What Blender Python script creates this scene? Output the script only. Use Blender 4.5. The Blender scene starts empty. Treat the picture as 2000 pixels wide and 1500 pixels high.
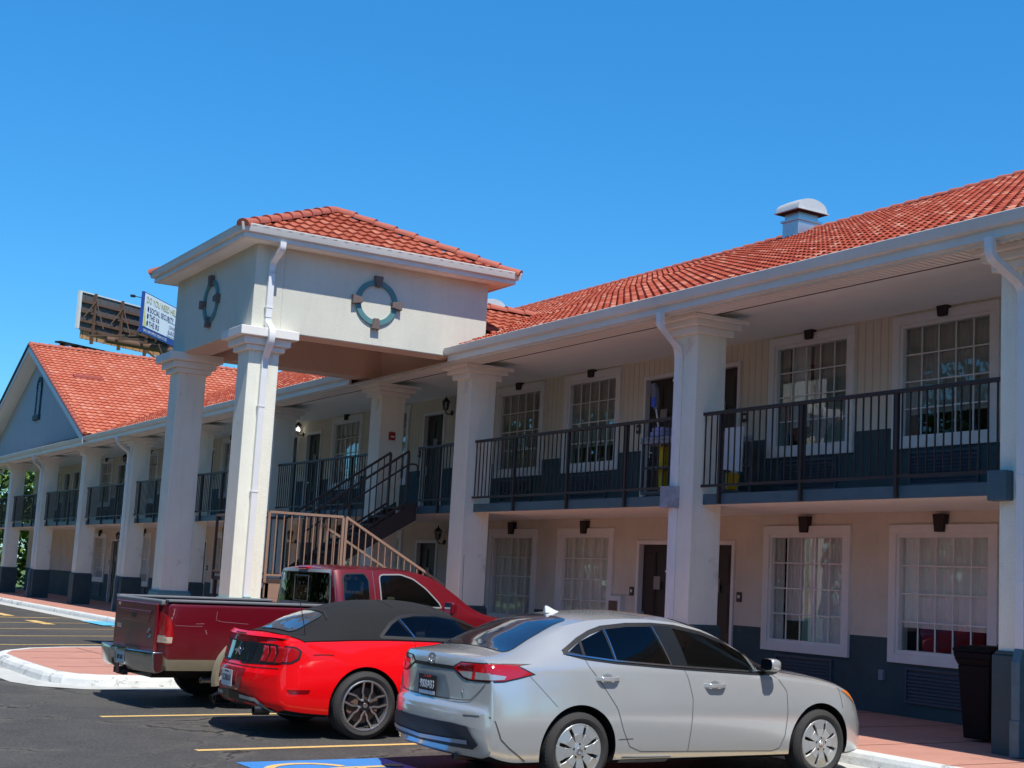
import bpy, bmesh, math, random
from mathutils import Vector, Matrix
from mathutils.bvhtree import BVHTree
R = math.radians
scene = bpy.context.scene
col = scene.collection
# ------------------------------------------------------------------ camera
fw = Vector((-0.83256475, 0.53773145, 0.13296925)); rt = Vector((0.54733457, 0.83552792, 0.04814516)); up = Vector((0.08521036, -0.11286263, 0.98995011))
cd = bpy.data.cameras.new('camera'); cam = bpy.data.objects.new('camera', cd); col.objects.link(cam)
cam.matrix_world = Matrix(((rt.x, up.x, -fw.x, 9.8678), (rt.y, up.y, -fw.y, -11.7852), (rt.z, up.z, -fw.z, 1.6996), (0, 0, 0, 1)))
cd.sensor_width = 36; cd.lens = 48.878; cd.shift_x = -0.06768; cd.shift_y = 0.01178
cd.clip_start = .1; cd.clip_end = 3000
scene.camera = cam
scene.render.resolution_x = 1024; scene.render.resolution_y = 768
# ------------------------------------------------------------------ light
SUN = Vector((1, -.10, 1.87)).normalized()
w = bpy.data.worlds.new('World'); scene.world = w; w.use_nodes = True
nt = w.node_tree; nt.nodes.clear()
sky = nt.nodes.new('ShaderNodeTexSky'); sky.sky_type = 'NISHITA'; sky.sun_disc = False
sky.sun_elevation = math.asin(SUN.z); sky.sun_rotation = math.atan2(SUN.x, SUN.y)
sky.air_density = 1.0; sky.dust_density = 0.1; sky.ozone_density = 2.6; sky.altitude = 300
hs = nt.nodes.new('ShaderNodeHueSaturation'); hs.inputs['Saturation'].default_value = 1.22; hs.inputs['Hue'].default_value = .5
bg = nt.nodes.new('ShaderNodeBackground'); bg.inputs['Strength'].default_value = 0.093
wo = nt.nodes.new('ShaderNodeOutputWorld')
# the sky's own tint by elevation: a clear azure that is strongest low down
tcw = nt.nodes.new('ShaderNodeTexCoord'); sxw = nt.nodes.new('ShaderNodeSeparateXYZ'); rpw = nt.nodes.new('ShaderNodeValToRGB'); mlw = nt.nodes.new('ShaderNodeVectorMath'); mlw.operation = 'MULTIPLY'
nt.links.new(tcw.outputs['Generated'], sxw.inputs[0]); nt.links.new(sxw.outputs['Z'], rpw.inputs[0])
_e = rpw.color_ramp.elements; _e[0].position = .03; _e[0].color = (.30, .55, .70, 1); _e[1].position = .85; _e[1].color = (.38, .45, .52, 1); _k = _e.new(.40); _k.color = (.33, .85, 1.0, 1)
sc2 = nt.nodes.new('ShaderNodeVectorMath'); sc2.operation = 'SCALE'; sc2.inputs['Scale'].default_value = 2.05
nt.links.new(sky.outputs[0], hs.inputs['Color']); nt.links.new(hs.outputs[0], mlw.inputs[0]); nt.links.new(rpw.outputs[0], sc2.inputs[0]); nt.links.new(sc2.outputs[0], mlw.inputs[1])
nt.links.new(mlw.outputs[0], bg.inputs[0]); nt.links.new(bg.outputs[0], wo.inputs[0])
sl = bpy.data.lights.new('sun', 'SUN'); sl.energy = 5.0; sl.angle = R(.5); sl.color = (1, .955, .89)
so = bpy.data.objects.new('sun', sl); col.objects.link(so); so.rotation_euler = (-SUN).to_track_quat('-Z', 'Y').to_euler()
scene.view_settings.view_transform = 'Standard'; scene.view_settings.look = 'None'
scene.cycles.max_bounces = 16; scene.cycles.diffuse_bounces = 9; scene.cycles.transparent_max_bounces = 16
scene.view_settings.exposure = 0.08; scene.view_settings.gamma = 1
# ------------------------------------------------------------------ materials
MATS = {}
def mat(name, c, rough=.8, metal=0, coat=0, var=0, vscale=3, bump=0, bscale=80, spec=.5, emit=None, wear=None, streak=0):
    if name in MATS: return MATS[name]
    m = bpy.data.materials.new(name); m.use_nodes = True; n = m.node_tree.nodes; l = m.node_tree.links
    b = n['Principled BSDF']; b.inputs['Base Color'].default_value = (*c, 1); b.inputs['Roughness'].default_value = rough
    b.inputs['Metallic'].default_value = metal; b.inputs['Coat Weight'].default_value = coat; b.inputs['Coat Roughness'].default_value = .03
    b.inputs['Specular IOR Level'].default_value = spec
    if emit: b.inputs['Emission Color'].default_value = (*emit[0], 1); b.inputs['Emission Strength'].default_value = emit[1]
    if var or bump or wear:
        tc = n.new('ShaderNodeTexCoord')
    if var:
        nz = n.new('ShaderNodeTexNoise'); nz.inputs['Scale'].default_value = vscale; nz.inputs['Detail'].default_value = 8; nz.inputs['Roughness'].default_value = .65
        l.new(tc.outputs['Object'], nz.inputs['Vector'])
        mr = n.new('ShaderNodeMapRange'); mr.inputs['From Min'].default_value = .3; mr.inputs['From Max'].default_value = .7
        mr.inputs['To Min'].default_value = 1 - var; mr.inputs['To Max'].default_value = 1 + var
        l.new(nz.outputs['Fac'], mr.inputs['Value'])
        mx = n.new('ShaderNodeVectorMath'); mx.operation = 'SCALE'; mx.inputs[0].default_value = c; l.new(mr.outputs[0], mx.inputs['Scale'])
        l.new(mx.outputs[0], b.inputs['Base Color'])
        if streak:
            mp = n.new('ShaderNodeMapping'); mp.inputs['Scale'].default_value = (5, 5, .35); l.new(tc.outputs['Object'], mp.inputs['Vector'])
            ns = n.new('ShaderNodeTexNoise'); ns.inputs['Scale'].default_value = 2.2; ns.inputs['Detail'].default_value = 7; ns.inputs['Roughness'].default_value = .7; l.new(mp.outputs[0], ns.inputs['Vector'])
            ms = n.new('ShaderNodeMapRange'); ms.inputs['From Min'].default_value = .5; ms.inputs['From Max'].default_value = .75; ms.inputs['To Min'].default_value = 1; ms.inputs['To Max'].default_value = 1 - streak; l.new(ns.outputs['Fac'], ms.inputs['Value'])
            mq = n.new('ShaderNodeVectorMath'); mq.operation = 'SCALE'; l.new(mx.outputs[0], mq.inputs[0]); l.new(ms.outputs[0], mq.inputs['Scale']); l.new(mq.outputs[0], b.inputs['Base Color']); mx = mq
        if wear:   # (colour, scale, threshold): dirt patches with a shape of their own
            n2 = n.new('ShaderNodeTexNoise'); n2.inputs['Scale'].default_value = wear[1]; n2.inputs['Detail'].default_value = 10; n2.inputs['Roughness'].default_value = .7
            l.new(tc.outputs['Object'], n2.inputs['Vector'])
            m2 = n.new('ShaderNodeMapRange'); m2.inputs['From Min'].default_value = wear[2]; m2.inputs['From Max'].default_value = wear[2] + .08
            l.new(n2.outputs['Fac'], m2.inputs['Value'])
            mm = n.new('ShaderNodeMix'); mm.data_type = 'RGBA'; mm.inputs['B'].default_value = (*wear[0], 1)
            l.new(m2.outputs[0], mm.inputs['Factor']); l.new(mx.outputs[0], mm.inputs['A']); l.new(mm.outputs['Result'], b.inputs['Base Color'])
    if bump:
        nb = n.new('ShaderNodeTexNoise'); nb.inputs['Scale'].default_value = bscale; nb.inputs['Detail'].default_value = 4
        l.new(tc.outputs['Object'], nb.inputs['Vector'])
        bp = n.new('ShaderNodeBump'); bp.inputs['Strength'].default_value = bump; bp.inputs['Distance'].default_value = .01
        l.new(nb.outputs['Fac'], bp.inputs['Height']); l.new(bp.outputs[0], b.inputs['Normal'])
    MATS[name] = m; return m
def glassmat(name, tint, rough=.0, refl=1.0, wav=0.0):
    m = bpy.data.materials.new(name); m.use_nodes = True; n = m.node_tree.nodes; l = m.node_tree.links; n.clear()
    o = n.new('ShaderNodeOutputMaterial'); mx = n.new('ShaderNodeMixShader'); tr = n.new('ShaderNodeBsdfTransparent'); gl = n.new('ShaderNodeBsdfGlossy')
    fr = n.new('ShaderNodeFresnel'); fr.inputs['IOR'].default_value = 1.5; ml = n.new('ShaderNodeMath'); ml.operation = 'MULTIPLY'; ml.inputs[1].default_value = refl; ml.use_clamp = True
    tr.inputs[0].default_value = (*tint, 1); gl.inputs['Roughness'].default_value = rough; gl.inputs['Color'].default_value = (1, 1, 1, 1)
    l.new(fr.outputs[0], ml.inputs[0]); l.new(ml.outputs[0], mx.inputs[0]); l.new(tr.outputs[0], mx.inputs[1]); l.new(gl.outputs[0], mx.inputs[2]); l.new(mx.outputs[0], o.inputs[0])
    if wav:
        tc = n.new('ShaderNodeTexCoord'); nz = n.new('ShaderNodeTexNoise'); nz.inputs['Scale'].default_value = 3; bp = n.new('ShaderNodeBump')
        bp.inputs['Strength'].default_value = wav; bp.inputs['Distance'].default_value = .05
        l.new(tc.outputs['Object'], nz.inputs['Vector']); l.new(nz.outputs['Fac'], bp.inputs['Height']); l.new(bp.outputs[0], gl.inputs['Normal']); l.new(bp.outputs[0], fr.inputs['Normal'])
    MATS[name] = m; return m
cream = mat('cream_stucco', (.66, .65, .545), .9, var=.06, vscale=1.2, bump=.7, bscale=70, streak=.07)
colm = mat('column_stucco', (.84, .83, .69), .9, var=.06, vscale=1.4, bump=.7, bscale=70, wear=((.66, .62, .53), 1.7, .60), streak=.09)
trimc = mat('cream_trim', (.80, .78, .71), .75, var=.03, vscale=2)
lowwall = mat('beige_stucco', (.63, .565, .465), .92, var=.08, vscale=1.5, bump=.7, bscale=70, streak=.08)
navy = mat('dark_teal_paint', (.032, .066, .074), .7, var=.2, vscale=2, bump=.5, bscale=70, wear=((.07, .10, .11), 3, .62))
fasciab = mat('slab_teal_paint', (.06, .115, .14), .5, var=.15, vscale=2.5)
teal = mat('light_teal_paint', (.19, .38, .38), .6, var=.06, vscale=4)
ringt = mat('medallion_teal', (.085, .225, .235), .6, var=.08, vscale=6)
brick = mat('keystone_brown', (.15, .115, .105), .8, var=.12, vscale=20, bump=.4)
dkbrown = mat('keystone_dark', (.022, .012, .012), .7)
whitep = mat('white_paint', (.72, .70, .67), .5, var=.05, vscale=3, streak=.06)
gutm = mat('gutter_enamel', (.70, .69, .63), .4, var=.08, vscale=1.5)
dsm = mat('downspout_enamel', (.78, .78, .76), .35, var=.04, vscale=3)
ceilm = mat('ceiling_paint', (.88, .87, .79), .8, var=.04, vscale=.8)
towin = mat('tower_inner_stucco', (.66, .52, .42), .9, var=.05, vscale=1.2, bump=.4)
doorm = mat('dark_brown_door', (.022, .013, .012), .45)
railm = mat('bronze_rail', (.040, .030, .027), .5, metal=.2)
stairm = mat('brown_stair_paint', (.30, .195, .14), .55, var=.08, vscale=6)
stairdk = mat('stair_paint_shaded', (.06, .038, .030), .55, var=.1, vscale=5)  # darker copy of the stair paint, with the shade under the tower put in
black = mat('black_plastic', (.012, .012, .013), .45)
dark = mat('dark_interior', (.012, .012, .014), .9)
metal = mat('galvanized_metal', (.55, .57, .58), .38, metal=.75, var=.06, vscale=5)
hoodm = mat('vent_hood_metal', (.62, .63, .60), .5, metal=.3, var=.08, vscale=3)
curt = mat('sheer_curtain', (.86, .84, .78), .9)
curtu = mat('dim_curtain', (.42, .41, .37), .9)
curtw = mat('white_drape', (.80, .80, .76), .9)
chrome = mat('chrome', (.75, .76, .78), .12, metal=1)
rubber = mat('tyre_rubber', (.030, .028, .027), .8, var=.15, vscale=12)
glassw = glassmat('window_glass', (.93, .95, .94), 0, 1.9, .03)
# siding of the upper storey: grooves every 15 cm
def siding():
    m = mat('siding', (.68, .605, .475), .8, var=.05, vscale=1.5); n = m.node_tree.nodes; l = m.node_tree.links; b = n['Principled BSDF']
    tc = n.new('ShaderNodeTexCoord'); sx = n.new('ShaderNodeSeparateXYZ'); l.new(tc.outputs['Object'], sx.inputs[0])
    a = n.new('ShaderNodeMath'); a.operation = 'PINGPONG'; a.inputs[1].default_value = .075; l.new(sx.outputs['X'], a.inputs[0])
    c = n.new('ShaderNodeMapRange'); c.inputs['From Min'].default_value = .0; c.inputs['From Max'].default_value = .006; l.new(a.outputs[0], c.inputs['Value'])
    bp = n.new('ShaderNodeBump'); bp.inputs['Strength'].default_value = 1; bp.inputs['Distance'].default_value = .008; l.new(c.outputs[0], bp.inputs['Height']); l.new(bp.outputs[0], b.inputs['Normal'])
    old = b.inputs['Base Color'].links[0].from_socket; mm = n.new('ShaderNodeMix'); mm.data_type = 'RGBA'; mm.inputs['A'].default_value = (.42, .35, .24, 1)
    l.new(c.outputs[0], mm.inputs['Factor']); l.new(old, mm.inputs['B']); l.new(mm.outputs['Result'], b.inputs['Base Color'])
    return m
upwall = siding()
def tilemat(name, c0, c1, c2):
    m = bpy.data.materials.new(name); m.use_nodes = True; n = m.node_tree.nodes; l = m.node_tree.links; b = n['Principled BSDF']; b.inputs['Roughness'].default_value = .85; b.inputs['Specular IOR Level'].default_value = .25
    at = n.new('ShaderNodeAttribute'); at.attribute_name = 'tint'; cr = n.new('ShaderNodeValToRGB')
    e = cr.color_ramp.elements; e[0].position = 0; e[0].color = (*c0, 1); e[1].position = 1; e[1].color = (*c2, 1); k = e.new(.55); k.color = (*c1, 1)
    l.new(at.outputs['Fac'], cr.inputs[0])
    tc = n.new('ShaderNodeTexCoord'); nz = n.new('ShaderNodeTexNoise'); nz.inputs['Scale'].default_value = 14; nz.inputs['Detail'].default_value = 6; l.new(tc.outputs['Object'], nz.inputs['Vector'])
    mr = n.new('ShaderNodeMapRange'); mr.inputs['To Min'].default_value = .7; mr.inputs['To Max'].default_value = 1.3; l.new(nz.outputs['Fac'], mr.inputs['Value'])
    vm = n.new('ShaderNodeVectorMath'); vm.operation = 'SCALE'; l.new(cr.outputs[0], vm.inputs[0]); l.new(mr.outputs[0], vm.inputs['Scale']); l.new(vm.outputs[0], b.inputs['Base Color'])
    return m
tile_main = tilemat('variegated_roof_tile', (.25, .038, .022), (.37, .072, .036), (.50, .22, .15))
tile_wing = tilemat('orange_roof_tile', (.48, .125, .07), (.54, .17, .10), (.60, .25, .17))
tile_tow = tilemat('terracotta_tile', (.33, .075, .04), (.41, .11, .06), (.50, .18, .11))
ridgem = mat('ridge_tile', (.42, .11, .065), .65, var=.12, vscale=6)
# ------------------------------------------------------------------ mesh helpers
class MB:
    def __init__(s): s.v = []; s.f = []; s.m = []
    def add(s, vs, fs, m=0):
        o = len(s.v); s.v += [tuple(v) for v in vs]; s.f += [tuple(i + o for i in f) for f in fs]; s.m += [m] * len(fs); return s
    def box(s, x0, x1, y0, y1, z0, z1, m=0):
        return s.add([(x0, y0, z0), (x1, y0, z0), (x1, y1, z0), (x0, y1, z0), (x0, y0, z1), (x1, y0, z1), (x1, y1, z1), (x0, y1, z1)],
                     [(0, 3, 2, 1), (4, 5, 6, 7), (0, 1, 5, 4), (1, 2, 6, 5), (2, 3, 7, 6), (3, 0, 4, 7)], m)
    def quad(s, a, b, c, d, m=0): return s.add([a, b, c, d], [(0, 1, 2, 3)], m)
    def prism(s, pts, ax, a0, a1, m=0):       # 2D polygon extruded along axis ax
        n = len(pts)
        def P(p, a): return {'x': (a, p[0], p[1]), 'y': (p[0], a, p[1]), 'z': (p[0], p[1], a)}[ax]
        vs = [P(p, a0) for p in pts] + [P(p, a1) for p in pts]
        return s.add(vs, [tuple(range(n))[::-1], tuple(range(n, 2 * n))] + [(i, (i + 1) % n, n + (i + 1) % n, n + i) for i in range(n)], m)
    def sweep(s, path, sec, upv=(0, 0, 1), m=0, cap=True, sc=None):   # sec: 2D points (side, up)
        path = [Vector(p) for p in path]; n = len(sec); rings = []
        for i, p in enumerate(path):
            a = path[max(i - 1, 0)]; b = path[min(i + 1, len(path) - 1)]; t = (b - a).normalized()
            if 0 < i < len(path) - 1:
                t1 = (path[i] - path[i - 1]).normalized(); t2 = (path[i + 1] - path[i]).normalized(); k = 1 / max(.35, math.sqrt((1 + t1.dot(t2)) / 2)); t = (t1 + t2).normalized()
            else: k = 1
            sd = t.cross(Vector(upv))
            if sd.length < 1e-4: sd = t.cross(Vector((1, 0, 0)))
            sd.normalize(); u = sd.cross(t); q = (sc[i] if sc else 1)
            rings.append([p + sd * x * q + u * z * q * (k if abs(k) < 1.5 else 1.5) for x, z in sec])
        vs = [v for r in rings for v in r]; fs = []
        for i in range(len(rings) - 1):
            for j in range(n): fs.append((i * n + j, i * n + (j + 1) % n, (i + 1) * n + (j + 1) % n, (i + 1) * n + j))
        if cap: fs += [tuple(range(n))[::-1], tuple(range((len(rings) - 1) * n, len(rings) * n))]
        return s.add(vs, fs, m)
    def tube(s, path, r, n=8, m=0): return s.sweep(path, [(r * math.cos(2 * math.pi * k / n), r * math.sin(2 * math.pi * k / n)) for k in range(n)], m=m)
    def bar(s, a, b, w, h=None, m=0, upv=(0, 0, 1)):
        h = h or w; return s.sweep([a, b], [(-w / 2, -h / 2), (w / 2, -h / 2), (w / 2, h / 2), (-w / 2, h / 2)], upv, m)
    def lathe(s, prof, o=(0, 0, 0), ax='z', n=32, m=0):   # prof (r, h)
        vs = []
        for r, h in prof:
            for k in range(n):
                a = 2 * math.pi * k / n; c, d = r * math.cos(a), r * math.sin(a)
                p = {'z': (c, d, h), 'x': (h, c, d), 'y': (d, h, c)}[ax]; vs.append((p[0] + o[0], p[1] + o[1], p[2] + o[2]))
        fs = [(i * n + j, i * n + (j + 1) % n, (i + 1) * n + (j + 1) % n, (i + 1) * n + j) for i in range(len(prof) - 1) for j in range(n)]
        return s.add(vs, fs, m)
    def build(s, name, mats, parent=None, smooth=False, ang=35, bevel=0, loc=None):
        me = bpy.data.meshes.new(name); me.from_pydata(s.v, [], s.f)
        for mm in (mats if isinstance(mats, (list, tuple)) else [mats]): me.materials.append(mm)
        me.polygons.foreach_set('material_index', s.m); me.update()
        bm = bmesh.new(); bm.from_mesh(me); bmesh.ops.recalc_face_normals(bm, faces=bm.faces); bm.to_mesh(me); bm.free()
        if smooth: me.shade_smooth(); me.set_sharp_from_angle(angle=R(ang))
        o = bpy.data.objects.new(name, me); col.objects.link(o)
        if parent is not None: par(o, parent)
        if loc is not None: o.location = loc
        if bevel:
            b = o.modifiers.new('bevel', 'BEVEL'); b.width = bevel; b.segments = 2; b.limit_method = 'ANGLE'
        return o
def org(p):
    l = Vector((0, 0, 0))
    while p is not None: l += p.location; p = p.parent
    return l
def par(o, p):      # child keeps world coordinates (parents of the setting are never rotated)
    o.parent = p; o.location = -org(p) if not p.get('local') else Vector((0, 0, 0))
def empty(name, loc=(0, 0, 0), rz=0, label=None, cat=None, group=None, local=False):
    o = bpy.data.objects.new(name, None); col.objects.link(o); o.location = loc; o.rotation_euler = (0, 0, rz); o.empty_display_size = .3
    if local: o['local'] = 1
    return tag(o, label, cat, group)
def tag(o, label=None, cat=None, group=None, kind=None):
    if label: o['label'] = label
    if cat: o['category'] = cat
    if group: o['group'] = group
    if kind: o['kind'] = kind
    return o
def dup(o, parent=None, loc=None, kids=True):
    c = o.copy(); col.objects.link(c); c.parent = parent
    if loc is not None: c.location = loc
    if kids:
        for ch in list(o.children): dup(ch, c)
    return c
def struct(o): o['kind'] = 'structure'; return o
# ------------------------------------------------------------------ ground
def asphaltmat():
    m = bpy.data.materials.new('asphalt'); m.use_nodes = True; n = m.node_tree.nodes; l = m.node_tree.links; b = n['Principled BSDF']; b.inputs['Roughness'].default_value = .85
    tc = n.new('ShaderNodeTexCoord')
    def noise(sc, det=6, ro=.6, vec=None):
        z = n.new('ShaderNodeTexNoise'); z.inputs['Scale'].default_value = sc; z.inputs['Detail'].default_value = det; z.inputs['Roughness'].default_value = ro; l.new(vec or tc.outputs['Object'], z.inputs['Vector']); return z
    def rng(s, a, b_, c=0, d=1):
        r = n.new('ShaderNodeMapRange'); r.inputs['From Min'].default_value = a; r.inputs['From Max'].default_value = b_; r.inputs['To Min'].default_value = c; r.inputs['To Max'].default_value = d; l.new(s, r.inputs['Value']); return r.outputs[0]
    def mix(f, a, b_):
        x = n.new('ShaderNodeMix'); x.data_type = 'RGBA'
        for k, s in (('A', a), ('B', b_)):
            if isinstance(s, tuple): x.inputs[k].default_value = (*s, 1)
            else: l.new(s, x.inputs[k])
        l.new(f, x.inputs['Factor']); return x.outputs['Result']
    big = noise(.35, 5); mid = noise(2.2, 8, .7); grit = noise(95, 3, .9); peb = n.new('ShaderNodeTexVoronoi'); peb.inputs['Scale'].default_value = 90; l.new(tc.outputs['Object'], peb.inputs['Vector'])
    c = mix(rng(mid.outputs['Fac'], .35, .65), (.040, .038, .036), (.068, .064, .060))
    c = mix(rng(big.outputs['Fac'], .52, .62, 0, .7), c, (.085, .079, .070))
    g3 = noise(30, 6, .95); c = mix(rng(g3.outputs['Fac'], .52, .60, 0, .8), c, (.15, .14, .12)); c = mix(rng(g3.outputs['Fac'], .48, .40, 0, .85), c, (.020, .019, .019)); g4 = noise(6, 6, .8); c = mix(rng(g4.outputs['Fac'], .55, .66, 0, .6), c, (.10, .092, .078)); c = mix(rng(g4.outputs['Fac'], .42, .34, 0, .6), c, (.028, .027, .027))
    c = mix(rng(grit.outputs['Fac'], .56, .66, 0, .8), c, (.17, .16, .145))
    c = mix(rng(grit.outputs['Fac'], .44, .34, 0, .75), c, (.022, .021, .021))
    # cracks
    wv = n.new('ShaderNodeVectorMath'); wv.operation = 'MULTIPLY_ADD'; nzv = noise(1.3, 6, .6); l.new(nzv.outputs['Color'], wv.inputs[0]); wv.inputs[1].default_value = (1.3, 1.3, 0); l.new(tc.outputs['Object'], wv.inputs[2])
    vo = n.new('ShaderNodeTexVoronoi'); vo.feature = 'DISTANCE_TO_EDGE'; vo.inputs['Scale'].default_value = .42; l.new(wv.outputs[0], vo.inputs['Vector'])
    gate = rng(noise(.5, 3).outputs['Fac'], .42, .5)
    g = n.new('ShaderNodeMath'); g.operation = 'MULTIPLY'; l.new(rng(vo.outputs['Distance'], .014, .003), g.inputs[0]); l.new(gate, g.inputs[1])
    g2 = n.new('ShaderNodeMath'); g2.operation = 'MULTIPLY'; l.new(rng(vo.outputs['Distance'], .05, .01, 0, .55), g2.inputs[0]); l.new(gate, g2.inputs[1])
    c = mix(g2.outputs[0], c, (.15, .135, .11)); c = mix(g.outputs[0], c, (.014, .013, .013))
    l.new(c, b.inputs['Base Color'])
    bp = n.new('ShaderNodeBump'); bp.inputs['Strength'].default_value = .55; bp.inputs['Distance'].default_value = .01; l.new(grit.outputs['Fac'], bp.inputs['Height']); l.new(bp.outputs[0], b.inputs['Normal'])
    return m
salmon = mat('salmon_concrete', (.50, .245, .185), .85, var=.10, vscale=2.2, bump=.2, bscale=140, wear=((.40, .20, .155), 1.1, .56))
kerbm = mat('worn_white_kerb', (.66, .68, .66), .8, var=.10, vscale=5, bump=.5, bscale=30, wear=((.20, .20, .19), 3.5, .57))
panm = mat('gutter_pan_concrete', (.52, .53, .50), .85, var=.12, vscale=3, bump=.3, bscale=60, wear=((.26, .25, .22), 2.0, .60))
linem = mat('yellow_line_paint', (.72, .48, .17), .7, var=.10, vscale=8, wear=((.10, .09, .08), 14, .60))
bluem = mat('blue_line_paint', (.045, .24, .60), .6, var=.10, vscale=4, wear=((.05, .05, .05), 16, .66))
rampm = mat('blue_ramp_paint', (.12, .50, .78), .6, var=.10, vscale=4)
def flat(name, pts, z, m, kind='structure'):
    o = MB().add([(x, y, z) for x, y in pts], [tuple(range(len(pts)))]).build(name, m); o['kind'] = kind; return o
flat('asphalt', [(-60, -70), (60, -70), (60, 60), (-60, 60)], 0, asphaltmat())
flat('road', [(-900, -900), (900, -900), (900, 900), (-900, 900)], -.03, mat('far_asphalt', (.06, .06, .058), .9, var=.1, vscale=.5))
flat('grass', [(-320, -60), (-60.5, -60), (-60.5, 60), (-320, 60)], -.004, mat('grass_green', (.10, .16, .035), .9, var=.3, vscale=3), 'structure')
KY = -1.37
s = MB().box(-60, 14, KY, 2.3, -.02, .15)
struct(s.build('sidewalk', salmon))
def kerb(name, pts, w=.16, top=.152, closed=False, pan=.42):
    # ring of kerb with a rounded outer lip and a gutter pan, pts: the inner (salmon) edge, outside lies to the right
    n = len(pts); k = MB(); p2 = MB(); secs = [(0, -.02), (0, top), (w * .55, top), (w * .85, top - .02), (w, top - .06), (w + .03, -.02)]
    def nrm(i):
        a = Vector(pts[(i - 1) % n if closed else max(i - 1, 0)]); b = Vector(pts[(i + 1) % n if closed else min(i + 1, n - 1)]); t = (b - a).normalized(); return Vector((t.y, -t.x))
    N = [nrm(i) for i in range(n)]; cnt = n if closed else n - 1
    for j in range(len(secs) - 1):
        for i in range(cnt):
            a, b = i, (i + 1) % n
            def P(q, sc): v = Vector(pts[q]) + N[q] * sc[0]; return (v.x, v.y, sc[1])
            k.quad(P(a, secs[j]), P(b, secs[j]), P(b, secs[j + 1]), P(a, secs[j + 1]))
    for i in range(cnt):
        a, b = i, (i + 1) % n
        def P(q, d, z): v = Vector(pts[q]) + N[q] * d; return (v.x, v.y, z)
        p2.quad(P(a, w, .018), P(b, w, .018), P(b, w + pan, .006), P(a, w + pan, .006))
    struct(k.build(name, kerbm, smooth=True, ang=50)); struct(p2.build('gutter_pan', panm))
kerb('kerb', [(-9.55, KY), (14, KY)])
kerb('kerb', [(-60, KY), (-16.4, KY)])
# island in front of the tower
isl = [(-16.25, KY), (-16.1, -3.6), (-15.95, -4.9), (-15.72, -5.7), (-15.3, -6.35), (-14.6, -6.85), (-13.9, -7.08), (-12.6, -7.12), (-11.2, -7.10), (-10.4, -7.08), (-10.0, -6.95), (-9.75, -6.7), (-9.66, -6.3), (-9.62, -4), (-9.6, KY)]
flat('island_paving', isl[:1] + isl[1:], .15, salmon)
kerb('island_kerb', isl, w=.2)
jt = MB()
for i in range(48): x = -58 + i * 1.5; jt.box(x - .007, x + .007, KY + .01, 2.16, .1505, .1535)
for y in (-5.6, -4.1, -2.6): jt.box(-15.6, -9.7, y - .007, y + .007, .1505, .1535)
for x in (-14.4, -12.9, -11.2): jt.box(x - .007, x + .007, -6.9, KY, .1505, .1532)
struct(jt.build('paving_joint', mat('joint_dark', (.20, .09, .07), .9)))
# stall lines (sheets 4 mm up)
def line(a, b, wd, z=.004, m=None, name='parking_line'):
    a = Vector(a); b = Vector(b); t = (b - a).normalized(); nn = Vector((-t.y, t.x)) * wd / 2
    o = flat(name, [tuple(a - nn), tuple(b - nn), tuple(b + nn), tuple(a + nn)], z, m or linem); return o
line((-5.92, -7.62), (-6.22, -1.95), .11); line((-3.0, -7.50), (-3.2, -1.95), .11); line((.45, -7.4), (.25, -1.95), .11)
for i in range(5):
    x = -18.6 - 2.95 * i; line((x, -6.3), (x - 1.2, -2.0), .10)
line((-29.6, -3.45), (-27.5, -3.40), .3); line((-34.2, -3.5), (-32.2, -3.45), .3); line((-31.0, -5.6), (-31.6, -2.1), .1)
line((-19.2, -7.9), (-25.0, -7.3), .09)
# accessible-parking symbol
sx0, sy0 = -2.2, -7.42
flat('accessible_symbol_field', [(-2.16, -7.42), (-.95, -7.40), (-.98, -5.98), (-2.16, -6.02)], .004, bluem)
g = MB()
def stroke(g, pts, wd, z):
    P = [Vector(p) for p in pts]; n = len(P); A_ = []; B_ = []
    for i in range(n):
        t = (P[min(i + 1, n - 1)] - P[max(i - 1, 0)]).normalized(); nn = Vector((-t.y, t.x)) * wd / 2; A_.append((*(P[i] + nn), z)); B_.append((*(P[i] - nn), z))
    for i in range(n - 1): g.quad(A_[i], A_[i + 1], B_[i + 1], B_[i])
arc = [(-1.58 + .36 * math.cos(R(a)), -6.95 + .36 * math.sin(R(a))) for a in range(110, 400, 15)]
stroke(g, arc, .09, .008); stroke(g, [(-1.62, -6.25), (-1.61, -6.6), (-1.58, -6.74), (-1.40, -6.76), (-1.25, -6.78), (-1.19, -6.9), (-1.12, -7.1)], .09, .0095); stroke(g, [(-1.62, -6.5), (-1.3, -6.5)], .08, .011)
g.add([(-1.64 + .09 * math.cos(k * .6), -6.15 + .09 * math.sin(k * .6), .0125) for k in range(10)], [tuple(range(10))])
struct(g.build('accessible_symbol', linem))
flat('blue_ramp', [(-29.6, -2.15), (-27.2, -2.15), (-27.2, -1.57), (-29.6, -1.57)], .024, rampm)
r_ = MB(); r_.add([(-29.3, -1.56, .03), (-27.3, -1.56, .03), (-27.6, -1.2, .158), (-29.0, -1.2, .158)], [(0, 1, 2, 3)]); struct(r_.build('blue_ramp_slope', rampm))

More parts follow.
